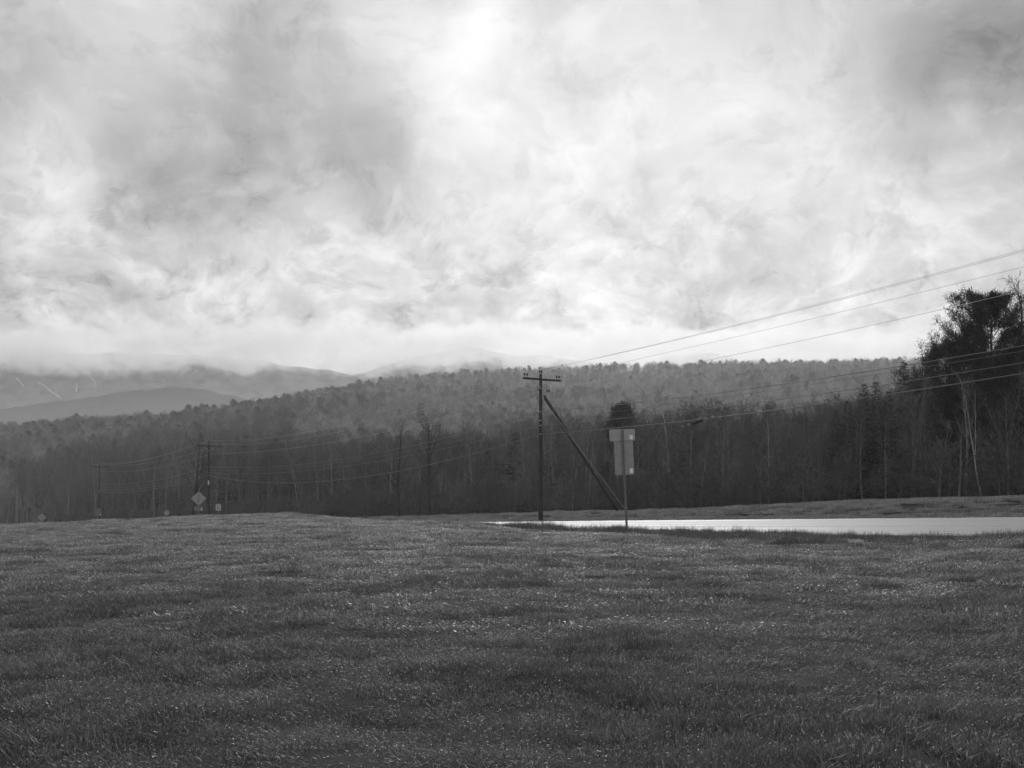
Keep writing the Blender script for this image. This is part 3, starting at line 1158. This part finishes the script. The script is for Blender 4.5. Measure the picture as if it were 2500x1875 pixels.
M_grass_near_dim = grey('grass_near_painted_dim', 0.135, 0.45, spec=0.45, rand=0.5, attr='sh', aamt=0.85, transl=0.40)  # near blades: light fall-off towards the camera painted in as a darker colour
M_grass_far_lit = grey('grass_far_painted_lit', 0.235, 0.40, spec=0.5, rand=0.42, attr='sh', aamt=0.85, transl=0.40)  # same field farther out: its brighter light painted into the blade colour
M_tall = grey('verge_blades', 0.12, 0.5, spec=0.35, rand=0.3, attr='sh', aamt=0.7, transl=0.25)
GA = [grass_patch('lawn_patch', 700 + k, 0.24, 220, 0.055, 0.0046, 1.2, M_grass_near_dim, flat=16) for k in range(5)]
GB = [grass_patch('lawn_patch', 720 + k, 0.62, 320, 0.075, 0.010, 1.2, M_grass_far_lit, flat=36) for k in range(4)]
GT = [grass_patch('tussock', 740 + k, 0.20, 130, 0.20, 0.006, 0.7, M_tall) for k in range(4)]
M_strip = grey('straw_blades', 0.27, 0.6, spec=0.3, rand=0.3, attr='sh', aamt=0.6, transl=0.35)
GS = [grass_patch('verge_patch', 780 + k, 0.62, 300, 0.085, 0.011, 1.2, M_strip) for k in range(3)]
M_bank = grey('bank_blades', 0.25, 0.6, spec=0.3, rand=0.35, attr='sh', aamt=0.7, transl=0.3)
GV = [grass_patch('verge_patch', 760 + k, 0.75, 260, 0.24, 0.016, 0.9, M_bank) for k in range(3)]
GVARS = GA + GB + GT + GV + GS
iA, iB, iT, iV = 0, len(GA), len(GA) + len(GB), len(GA) + len(GB) + len(GT)
iS = iV + len(GV)

gp, gr, gs, gi_ = [], [], [], []


def sow(x, y, base, nv, sxy, sz):
    z = ground_z(x, y)
    n = len(x)
    gp.append(np.stack([x, y, z - 0.005], 1))
    gr.append(NR.uniform(0, 2 * math.pi, n))
    gs.append(np.stack([sxy, sxy, sz], 1))
    gi_.append(base + NR.integers(0, nv, n))


def sector(n, y0, y1, half=0.52, pad=3.0):
    """points spread evenly over the field in front of the camera"""
    y = np.sqrt(NR.random(n) * (y1 ** 2 - y0 ** 2) + y0 ** 2)
    x = NR.uniform(-1, 1, n) * (half * y + pad)
    return x, y


def clump(x, y):
    return fbm(x * 0.75 + 11, y * 0.55 + 7, 4)


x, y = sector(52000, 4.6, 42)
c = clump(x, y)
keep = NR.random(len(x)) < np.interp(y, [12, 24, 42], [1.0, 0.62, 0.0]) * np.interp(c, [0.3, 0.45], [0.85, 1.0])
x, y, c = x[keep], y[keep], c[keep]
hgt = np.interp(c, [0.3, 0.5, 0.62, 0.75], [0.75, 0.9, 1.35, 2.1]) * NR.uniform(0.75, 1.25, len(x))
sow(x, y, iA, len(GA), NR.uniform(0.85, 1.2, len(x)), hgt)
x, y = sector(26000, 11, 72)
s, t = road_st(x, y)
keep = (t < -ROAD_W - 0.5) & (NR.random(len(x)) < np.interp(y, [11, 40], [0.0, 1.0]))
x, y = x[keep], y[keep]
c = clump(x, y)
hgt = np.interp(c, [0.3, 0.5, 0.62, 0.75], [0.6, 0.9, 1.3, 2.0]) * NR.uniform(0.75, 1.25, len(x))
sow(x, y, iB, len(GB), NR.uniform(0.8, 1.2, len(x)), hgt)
# tussocks over the field, in clumps
x, y = sector(19000, 5, 60)
c = clump(x, y)
s, t = road_st(x, y)
keep = (NR.random(len(x)) < np.interp(c, [0.52, 0.61], [0.015, 0.95])) & (t < -ROAD_W - 0.6)
x, y = x[keep], y[keep]
sow(x, y, iT, len(GT), NR.uniform(0.7, 1.5, len(x)) * np.interp(y, [5, 50], [0.8, 1.3]), NR.uniform(0.35, 0.75, len(x)))
# taller grass along the near edge of the road
n = 6500
s = NR.uniform(-52, 60, n)
t = -ROAD_W - 0.35 - np.interp(s, [-50, -15], [10.0, 6.0]) * NR.random(n) ** 1.3
x, y = st_xy(s, t)
cc = fbm(s * 0.16 + 3, t * 0.3, 3)
keep = NR.random(n) < np.interp(cc, [0.4, 0.62], [0.35, 1.0])
x, y, cc = x[keep], y[keep], cc[keep]
sow(x, y, iT, len(GT), NR.uniform(1.0, 1.9, len(x)), np.interp(cc, [0.35, 0.7], [0.6, 1.9]) * NR.uniform(0.5, 1.3, len(x)) * np.interp(x, [8, 14], [1.0, 1.5]))
# the bank beyond the road and the strip above it
n = 11000
s = NR.uniform(-60, 130, n)
t = 0.2 + 5.1 * NR.random(n)
x, y = st_xy(s, t)
sow(x, y, iV, len(GV), NR.uniform(0.4, 0.9, n), NR.uniform(0.25, 1.0, n))
n = 6000
s = NR.uniform(-62, 150, n)
t = 4.8 + 10 * NR.random(n)
x, y = st_xy(s, t)
sow(x, y, iS, len(GS), NR.uniform(0.9, 1.3, n), NR.uniform(0.8, 1.6, n))
grass = tag(scatter('grass', np.concatenate(gp), np.concatenate(gr), np.concatenate(gs), np.concatenate(gi_), GVARS),
            'short uneven grass of the open field and the road verges', 'grass', kind='stuff')

# brush at the foot of the woods
M_brush = grey('brush_twigs', 0.11, 0.9, spec=0.1, rand=0.4)
BR = []
for k in range(3):
    wd, cr = bare_tree(800 + k, H=2.6, r0=0.03, first=0.05, spread=0.8, limbs=12, subs=5, twigs=5, tw=0.022, limb_len=0.5, lean=0.2)
    BR.append(joined('brush', (wd.mesh('w', M_brush), cr.mesh('c', M_brush))))
n = 2600
s = NR.uniform(-64, 240, n)
t = 11.5 + np.maximum(0, s - 90) * 0.04 + 16 * NR.random(n) ** 1.6
x, y = st_xy(s, t)
z = ground_z(x, y)
q = NR.uniform(0.5, 1.35, n)
brush = tag(scatter('brush', np.stack([x, y, z], 1), NR.uniform(0, 6.28, n), np.stack([q * 1.2, q * 1.2, q], 1), NR.integers(0, 3, n), BR),
            'tangled leafless brush along the foot of the woods', 'brush', kind='stuff')

# ------------------------------------------------------------------ utility poles
M_pole = grey('creosoted_wood', 0.035, 0.85, spec=0.2, var=0.35, vscale=4.0, bump=0.4, bscale=40)
M_steel = grey('galvanised_steel', 0.35, 0.45, metal=0.8, spec=0.5)
M_porc = grey('dark_porcelain', 0.03, 0.25, spec=0.5)
M_wire = grey('weathered_conductor', 0.5, 0.5, metal=0.4, spec=0.5)
M_cable = grey('cable_sheath', 0.085, 0.36, spec=0.8)
M_alu2 = grey('sign_back_dull', 0.2, 0.65, spec=0.3, var=0.08, vscale=6)
M_tagw = grey('white_marker', 0.7, 0.6, spec=0.3)


def insulator(parent, p):
    b = MB()
    b.tube([(0, 0, -0.14), (0, 0, 0.0)], 0.018, 6)
    b.tube([(0, 0, -0.01), (0, 0, 0.02), (0, 0, 0.035), (0, 0, 0.07), (0, 0, 0.08), (0, 0, 0.10), (0, 0, 0.14)],
           [0.045, 0.085, 0.05, 0.045, 0.075, 0.05, 0.035], 10)
    return b.build('insulator', M_porc, parent, True, p)


ARM_AZ = math.atan2(UT[1], UT[0])


def utility_pole(base, H, label, arm_drop=0.35, tele=True):
    e = empty('utility_pole', base)
    tag(e, label, 'utility pole', 'utility poles along the far side of the road')
    pts = [(0, 0, -1.2 + (H + 1.2) * k / 8) for k in range(9)]
    MB().tube(pts, [0.155 - 0.055 * k / 8 for k in range(9)], 14).build('shaft', M_pole, e, True)
    za = H - arm_drop
    M = Matrix.Rotation(ARM_AZ, 3, 'Z')
    ax = M @ Vector((1, 0, 0))
    ay = M @ Vector((0, 1, 0))
    arm = MB().box(-ay * 0.155 + Vector((0, 0, za)), (3.0, 0.10, 0.125), M).build('crossarm', M_pole, e)
    for sg in (-1, 1):
        for off in (-0.10, -0.21):
            MB().tube([ax * sg * (0.62 if off < -.15 else 0.52) - ay * -off * 1.0 + Vector((0, 0, za - 0.07)), ax * sg * 0.06 - ay * -off + Vector((0, 0, za - 0.62))], 0.016, 5).build('arm_brace', M_steel, e)
    ins = {}
    for key, px in (('l', -1.38), ('l2', -1.18), ('r', 1.18), ('r2', 1.38)):
        ins[key] = ax * px - ay * 0.155 + Vector((0, 0, za + 0.20))
        insulator(e, ins[key])
    for key, px in (('t', -0.07), ('t2', 0.07)):
        ins[key] = ax * px + Vector((0, 0, H + 0.13))
        insulator(e, ins[key])
    return e, ins


# crossarm pole at the edge of the road
B1 = at(1320, 1269, 75)
H1 = (1269 - 914) / F_PX * 75
pole1, ins1 = utility_pole(B1, H1, 'tall dark wooden pole with crossarm and slanting brace at the road edge')


def z1(py):
    return (1269 - py) / F_PX * 75


# slanting push brace and its cable
bb = at(1516, 1243, 78) - B1
bb.z -= 0.5
bt = Vector((0.20, 0.05, z1(966)))
MB().tube([bb + (bt - bb) * k / 6 for k in range(7)], [0.065 + 0.05 * k / 6 for k in range(7)], 12).build('slanting_brace', M_pole, pole1, True)
g0, g1 = bt + Vector((0.12, -0.14, -0.5)), bb + Vector((0.28, -0.1, 0.5))
MB().tube([g0, g1], 0.014, 5).build('guy_wire', M_wire, pole1)
MB().box(bt + Vector((-0.08, -0.02, -0.1)), (0.20, 0.12, 0.10)).build('brace_bracket', M_steel, pole1)
# spool bracket for the neutral
nb_ = Vector((0.42, 0, z1(956)))
MB().tube([Vector((0.1, 0, z1(965))), nb_], 0.018, 6).tube([Vector((0.1, 0, z1(957) + .05)), nb_ + Vector((0.02, 0, .04))], 0.010, 5).build('neutral_bracket', M_steel, pole1)
insulator(pole1, nb_)
insulator(pole1, nb_ + Vector((0.13, 0, 0.0)))
for py in (947, 956, 1004):
    MB().tube([Vector((-0.1, 0, z1(py))), Vector((-0.26, -0.02, z1(py)))], 0.014, 5).build('step_bolt', M_steel, pole1)
for py in (1006, 1027, 1039, 1060):
    MB().box(Vector((-0.02, -0.145, z1(py))), (0.14, 0.07, 0.07)).build('cable_clamp', M_steel, pole1)

B2 = at(510, 1080, 131)
g2 = gz(B2.x, B2.y)
H2 = B2.z - g2 - 0.1
B2 = Vector((B2.x, B2.y, g2))
pole2, ins2 = utility_pole(B2, H2, 'distant dark utility pole left of centre with wires on its crossarm')
MB().tube([Vector((0, -0.17, EYE - (1173 - HZ) / F_PX * 131 - B2.z)), Vector((0, -0.17, EYE - (1184 - HZ) / F_PX * 131 - B2.z))], 0.07, 6).build('white_marker', M_tagw, pole2)
B3 = at(243, 1135, 190)
g3 = gz(B3.x, B3.y)
H3 = B3.z - g3
B3 = Vector((B3.x, B3.y, g3))
pole3, ins3 = utility_pole(B3, H3, 'farthest utility pole, barely visible in the dark woods at left')
MB().box(Vector((0.1, -0.2, EYE - (1200 - HZ) / F_PX * 190 - B3.z)), (0.2, 0.1, 0.35)).build('white_marker', M_alu2, pole3)

# ------------------------------------------------------------------ wires


def ray_on(p, q, px):
    """parameter along the ground line p->q where the photo column px lies"""
    a = (px - 1250) / F_PX
    return (p.x - a * p.y) / ((p.x - a * p.y) - (q.x - a * q.y))


def span_fit(p, q, obs, u_end=1.0, n=40):
    """wire in the vertical plane p->q through p (3D) and the observed photo pixels"""
    us, zs = [0.0], [p.z]
    for px, py in obs:
        u = ray_on(p, q, px)
        y = p.y + (q.y - p.y) * u
        us.append(u)
        zs.append(EYE + (HZ - py) / F_PX * y)
    co = np.polyfit(us, zs, len(us) - 1)
    return [Vector((p.x + (q.x - p.x) * u, p.y + (q.y - p.y) * u, float(np.polyval(co, u)))) for u in np.linspace(0, u_end, n)]


def sag(p, q, d, n=24):
    return [p.lerp(q, u) - Vector((0, 0, 4 * d * u * (1 - u))) for u in np.linspace(0, 1, n)]


def wire(name, label, cat, a1, right_obs, a2, left_obs, a3, rad, mat, rig=None):
    b1 = a1
    ext = Vector((36.8, -56, 0))                       # towards the next pole, outside the picture on the right
    right = span_fit(b1, b1 + ext, right_obs, 0.86)
    u2 = [(a2.x - b1.x), (a2.y - b1.y)]
    # left span: three-point parabola through a1, one observed pixel and a2
    us, zs = [0.0, 1.0], [b1.z, a2.z]
    for px, py in left_obs:
        u = ray_on(b1, a2, px)
        y = b1.y + (a2.y - b1.y) * u
        us.append(u)
        zs.append(EYE + (HZ - py) / F_PX * y)
    co = np.polyfit(us, zs, 2)
    left = [Vector((b1.x + (a2.x - b1.x) * u, b1.y + (a2.y - b1.y) * u, float(np.polyval(co, u)))) for u in np.linspace(0, 1, 40)]
    left[-1] = a2
    far = sag(a2, a3, 0.8)
    pts_ = right[::-1] + left[1:] + far[1:]
    o = MB().tube(pts_, rad, 6).build(name, mat, None, True)
    tag(o, label, cat, 'overhead wires between the utility poles')
    return o


def w1(py, dx=0.0):
    return B1 + Vector((dx, -0.17, z1(py)))


def w2(py, dx=0.0):
    return Vector((B2.x + dx, B2.y - 0.15, EYE + (HZ - py) / F_PX * 131))


def w3(py, dx=0.0):
    return Vector((B3.x + dx, B3.y - 0.15, EYE + (HZ - py) / F_PX * 190))


UPZ = Vector((0, 0, 0.12))
wire('power_line', 'thin power line over the very top of the crossarm pole, highest at right', 'wire', B1 + ins1['t'] + UPZ, [(2084, 720), (2500, 609)],
     B2 + ins2['t'] + UPZ, [(700, 1062)], B3 + ins3['t'] + UPZ, 0.0075, M_wire)
wire('power_line', 'thin power line from the left end of the crossarm, second highest at right', 'wire', B1 + ins1['l'] + UPZ, [(2084, 723.5), (2500, 613.5)],
     B2 + ins2['l'] + UPZ, [(860, 1047)], B3 + ins3['l'] + UPZ, 0.0075, M_wire)
wire('power_line', 'thin power line from the right end of the crossarm, third highest at right', 'wire', B1 + ins1['r2'] + UPZ, [(2084, 754), (2500, 651)],
     B2 + ins2['r2'] + UPZ, [(842, 1040)], B3 + ins3['r2'] + UPZ, 0.0075, M_wire)
wire('neutral_wire', 'thin wire from the small bracket below the crossarm, fourth at right', 'wire', B1 + nb_ + UPZ, [(2084, 804), (2405, 731)],
     w2(1108, .3), [(880, 1067)], w3(1150, .2), 0.009, M_wire)
wire('cable', 'uppermost of four dark cables on the lower half of the crossarm pole', 'cable', w1(1006, -.1), [(2084, 912), (2468, 849)],
     w2(1139), [(860, 1117)], w3(1180), 0.017, M_cable)
wire('cable', 'thin second cable on the lower half of the crossarm pole', 'cable', w1(1027, -.05), [(2084, 923), (2288, 891)],
     w2(1148), [(860, 1125)], w3(1188), 0.009, M_cable)
wire('cable', 'third cable down on the lower half of the crossarm pole', 'cable', w1(1039), [(2084, 950), (2500, 885)],
     w2(1154), [(860, 1136)], w3(1194), 0.016, M_cable)
G = wire('cable', 'lowest and thickest cable, carrying a dark splice case at right', 'cable', w1(1060), [(2084, 975), (2500, 911)],
         w2(1161), [(860, 1168)], w3(1200), 0.022, M_cable)
# splice case hanging on the lowest cable
u0 = ray_on(w1(1060), w1(1060) + Vector((36.8, -56, 0)), 1702)
yy = 75 - 0.17 - 56 * u0
c0 = at(1702, 1030, yy)
dv = Vector((36.8, -56, 11.0)).normalized()
MB().tube([c0 - dv * 0.42, c0 - dv * 0.36, c0 + dv * 0.36, c0 + dv * 0.42], [0.06, 0.10, 0.10, 0.06], 10).build('splice_case', M_pole, G, True)
for k in (-1.5, -0.9, 0.9, 1.5):
    MB().tube([c0 + dv * k * 0.8 + Vector((0, 0, 0.07)), c0 + dv * k * 0.8 + Vector((0, 0, -0.02))], 0.04, 6).build('cable_clip', M_steel, G)

# ------------------------------------------------------------------ signs
M_alu = grey('sign_back_aluminium', 0.36, 0.6, metal=0.0, spec=0.35, var=0.06, vscale=8)
M_post = grey('galvanised_post', 0.24, 0.6, metal=0.3, spec=0.4, var=0.15, vscale=10)
M_face = grey('sign_face', 0.6, 0.5, spec=0.4)
M_white = grey('sticker_white', 0.85, 0.6, spec=0.3)
M_black = grey('sign_black', 0.03, 0.6, spec=0.3)


def u_post(h, wd=0.085):
    """U-channel post with a row of holes, its open side towards -y"""
    b = MB()
    b.box((0, 0.018, h / 2 - 0.4), (wd * 0.5, 0.006, h + 0.8))
    for sg in (-1, 1):
        b.box((sg * wd * 0.27, 0.002, h / 2 - 0.4), (0.006, 0.036, h + 0.8))
        b.box((sg * wd * 0.40, -0.018, h / 2 - 0.4), (wd * 0.22, 0.006, h + 0.8))
    return b


# large double sign seen from behind
q = on_ground(1530, 41)
e = empty('road_sign', q, (0, R(-2.6), R(14)))
tag(e, 'tall double sign panel seen from behind on a leaning steel post by the road', 'road sign')
k = 41 / F_PX
h_top = (1290 - 1043) * k
u_post(h_top).build('post', M_post, e)
cw = 1 / math.cos(R(14))
p_up = MB().prism(rrect(64 * k * cw, 28.5 * k, 0.05, 0, h_top - 13 * k), 0.030, 0.036).build('upper_panel', M_alu, e)
p_lo = MB().prism(rrect(48 * k * cw, 82 * k, 0.035, 0.03, h_top - 69.5 * k), 0.027, 0.030).build('lower_panel', grey('lower_panel_back', 0.29, 0.6, spec=0.35, var=0.12, vscale=5), e)
MB().prism(rrect(61 * k * cw, 27.5 * k, 0.05, 0, h_top - 13 * k), 0.038, 0.040).build('face', M_face, p_up)
MB().box((22 * k * cw, 0.028, h_top - 19 * k), (8.5 * k, 0.002, 11 * k)).build('sticker', M_white, p_up)
MB().box((19 * k * cw, 0.025, h_top - 101 * k), (8.5 * k, 0.002, 12 * k)).build('sticker', M_white, p_lo)
for zz in (h_top - 6 * k, h_top - 20 * k, h_top - 40 * k, h_top - 95 * k):
    MB().tube([(0, 0.006, zz), (0, 0.016, zz)], 0.016, 6).build('bolt', M_steel, e)
hb = MB()
for j in range(60):
    hb.box((0, 0.0135, 0.1 + j * h_top / 61), (0.012, 0.003, 0.022))
hb.build('post_hole', M_black, e)


def diamond_sign(px, py, half, y, label, plaque=None, yaw=20):
    c = at(px, py, y)
    k = y / F_PX
    g = gz(c.x, y)
    e = empty('warning_sign', (c.x, y, g), (0, 0, R(yaw)))
    tag(e, label, 'warning sign', 'warning signs seen from behind')
    h = c.z - g
    sd2 = half * k / math.cos(R(yaw))
    ol = []
    for ax_, az_ in ((1, 0), (0, 1), (-1, 0), (0, -1)):
        for dd in (-0.05, 0.05):
            if ax_:
                ol.append((ax_ * (sd2 - 0.05), dd * ax_))
            else:
                ol.append((-dd * az_, az_ * (half * k - 0.05)))
    u_post(h + half * k * 0.7, 0.07).build('post', M_post, e)
    pn = MB().prism([(x_, z_ + h) for x_, z_ in ol], 0.03, 0.036).build('panel', M_alu, e)
    MB().box((half * k * 0.16, 0.026, h - half * k * 0.72), (0.07, 0.002, 0.08)).build('sticker', M_white, pn)
    MB().prism([(x_ * .96, z_ * .96 + h) for x_, z_ in ol], 0.038, 0.040).build('face', M_face, pn)
    if plaque:
        pz = h + (py - plaque[1]) * k
        pl = MB().prism(rrect(plaque[2] * k, plaque[3] * k, 0.04, 0, pz), 0.03, 0.036).build('plaque', grey('plaque_back', 0.22, 0.7), e)
        b = MB()
        b.prism([(5.0 * k, pz - 4 * k), (9 * k, pz - 4 * k), (7 * k, pz + 1 * k)], 0.024, 0.027)
        b.build('sticker', M_white, pl)
    return e


diamond_sign(485, 1217, 17.5, 87, 'larger diamond warning sign seen from behind with a small plaque below it', (485.5, 1241.5, 21, 11))
diamond_sign(102, 1263, 9.8, 150, 'small diamond warning sign seen from behind at the far left')

# faint rectangular sign back at far left
c = at(238, 1250, 125)
k = 125 / F_PX
g = gz(c.x, 125)
e = empty('road_sign', (c.x, 125, g), (0, 0, R(20)))
tag(e, 'faint dark rectangular sign back between the small diamond sign and round sign', 'road sign')
u_post(c.z - g + 9 * k, 0.1).build('post', M_post, e)
pn = MB().prism(rrect(16 * k, 18 * k, 0.05, 0, c.z - g), 0.03, 0.036).build('panel', grey('dull_sign_back', 0.17, 0.7), e)
MB().box((6 * k, 0.026, c.z - g - 7 * k), (0.10, 0.002, 0.13)).build('sticker', M_white, pn)

# round sign with a ring
c = at(407, 1252, 150)
k = 150 / F_PX
g = gz(c.x, 150)
e = empty('road_sign', (c.x, 150, g), (0, 0, R(10)))
tag(e, 'small round sign with a pale ring, left of the larger diamond sign', 'road sign')
u_post(c.z - g, 0.08).build('post', M_post, e)
circ = lambda r, n=28: [(r * k * math.cos(2 * math.pi * j / n), r * k * math.sin(2 * math.pi * j / n) + c.z - g) for j in range(n)]
pn = MB().prism(circ(6.2), -0.032, -0.026).build('panel', grey('round_panel', 0.14, 0.7), e)
b = MB()
o_, i_ = circ(6.0), circ(4.6)
n = len(o_)
b.V = [Vector((x_, -0.035, z_)) for x_, z_ in o_ + i_]
b.F = [[j, (j + 1) % n, n + (j + 1) % n, n + j] for j in range(n)]
b.build('ring', grey('ring_paint', 0.5, 0.7), pn)
b = MB()
b.prism(circ(2.6), -0.038, -0.034)
b.build('centre_mark', grey('mark_paint', 0.42, 0.7), pn)

# speed limit sign
c = at(533, 1238.5, 139)
k = 139 / F_PX
g = gz(c.x, 139)
e = empty('speed_limit_sign', (c.x, 139, g), (0, 0, R(5)))
tag(e, 'white speed limit 50 sign, right of the diamond sign', 'road sign')
hc = c.z - g
u_post(hc + 7 * k, 0.09).build('post', M_post, e)
pn = MB().prism(rrect(12.4 * k, 15.6 * k, 0.04, 0, hc), -0.034, -0.028).build('panel', grey('speed_sign_white', 0.72, 0.6, spec=0.3), e)
b = MB()
for cx_, cz_, w_, h_ in ((0, 7.2, 11.4, .35), (0, -7.2, 11.4, .35), (-5.6, 0, .35, 14.4), (5.6, 0, .35, 14.4)):
    b.box((cx_ * k, -0.0355, hc + cz_ * k), (w_ * k, 0.002, h_ * k))
b.build('border', M_black, pn)


def lettering(txt, size, x, z, name):
    cu = bpy.data.curves.new(name, 'FONT')
    cu.body = txt
    cu.size = size
    cu.align_x = 'CENTER'
    cu.align_y = 'CENTER'
    cu.offset = size * 0.02
    tmp = bpy.data.objects.new('tmp', cu)
    COL.objects.link(tmp)
    dg = bpy.context.evaluated_depsgraph_get()
    me = bpy.data.meshes.new_from_object(tmp.evaluated_get(dg))
    bpy.data.objects.remove(tmp)
    me.transform(Matrix.Translation((x, -0.037, z)) @ Matrix.Rotation(R(90), 4, 'X'))
    return me


obj('word_speed', lettering('SPEED', 3.6 * k, 0, hc + 4.9 * k, 'word_speed'), M_black, pn)
obj('word_limit', lettering('LIMIT', 3.6 * k, 0, hc + 1.7 * k, 'word_limit'), M_black, pn)
obj('number_50', lettering('50', 8.6 * k, 0, hc - 3.4 * k, 'number_50'), M_black, pn)

# ------------------------------------------------------------------ valley air
lo = float(min(GZ.min(), HZz.min())) - 1.0
hi = float(HZz.max()) + 22.0
b = MB()
b.box((0, 0, (lo + hi) / 2), (6600, 6600, hi - lo))
M_haze = bpy.data.materials.new('haze')
M_haze.use_nodes = True
M_haze.node_tree.nodes.clear()
t_ = NT(M_haze.node_tree)
pv = t_.n('ShaderNodeVolumePrincipled')
pv.inputs['Color'].default_value = (0.98, 0.98, 0.98, 1)
pv.inputs['Density'].default_value = 0.00021
pv.inputs['Anisotropy'].default_value = 0.6
ou = t_.n('ShaderNodeOutputMaterial')
t_.l(pv.outputs[0], ou.inputs['Volume'])
haze = tag(b.build('haze', M_haze), kind='stuff')

# ------------------------------------------------------------------ low cloud hanging on the mountains, beyond the valley air
b = MB()
b.box((-700, 4050, 585), (4200, 900, 290))
M_cl = bpy.data.materials.new('low_cloud')
M_cl.use_nodes = True
M_cl.node_tree.nodes.clear()
t_ = NT(M_cl.node_tree)
gm = t_.n('ShaderNodeNewGeometry')
ps = gm.outputs['Position']
sx = t_.n('ShaderNodeSeparateXYZ')
t_.l(ps, sx.inputs[0])
mpn = t_.n('ShaderNodeMapping')
mpn.inputs['Scale'].default_value = (1, 1, 1.25)
t_.l(ps, mpn.inputs[0])
n1 = t_.noise(mpn.outputs[0], 0.0045, 3, 0.55, 0.3)
n2 = t_.noise(mpn.outputs[0], 0.014, 5, 0.65, 0.5)
nn = t_.m('ADD', t_.m('MULTIPLY', n1, 0.5), t_.m('MULTIPLY', n2, 0.5))
up = t_.rng(sx.outputs[2], 442, 540, -0.22, 0.05)
dn = t_.rng(sx.outputs[2], 560, 725, 0.0, -0.34)
de = t_.m('ADD', t_.m('ADD', nn, up), dn)
de = t_.rng(de, 0.46, 0.54, 0.0, 0.0050, True)
pv = t_.n('ShaderNodeVolumePrincipled')
pv.inputs['Color'].default_value = (0.97, 0.97, 0.97, 1)
pv.inputs['Anisotropy'].default_value = 0.45
t_.l(de, pv.inputs['Density'])
M_cl.cycles.volume_step_rate = 1.0
ou = t_.n('ShaderNodeOutputMaterial')
t_.l(pv.outputs[0], ou.inputs['Volume'])
cloud = tag(b.build('low_cloud', M_cl), 'ragged low cloud bank hiding the mountain tops at left', 'cloud', kind='stuff')
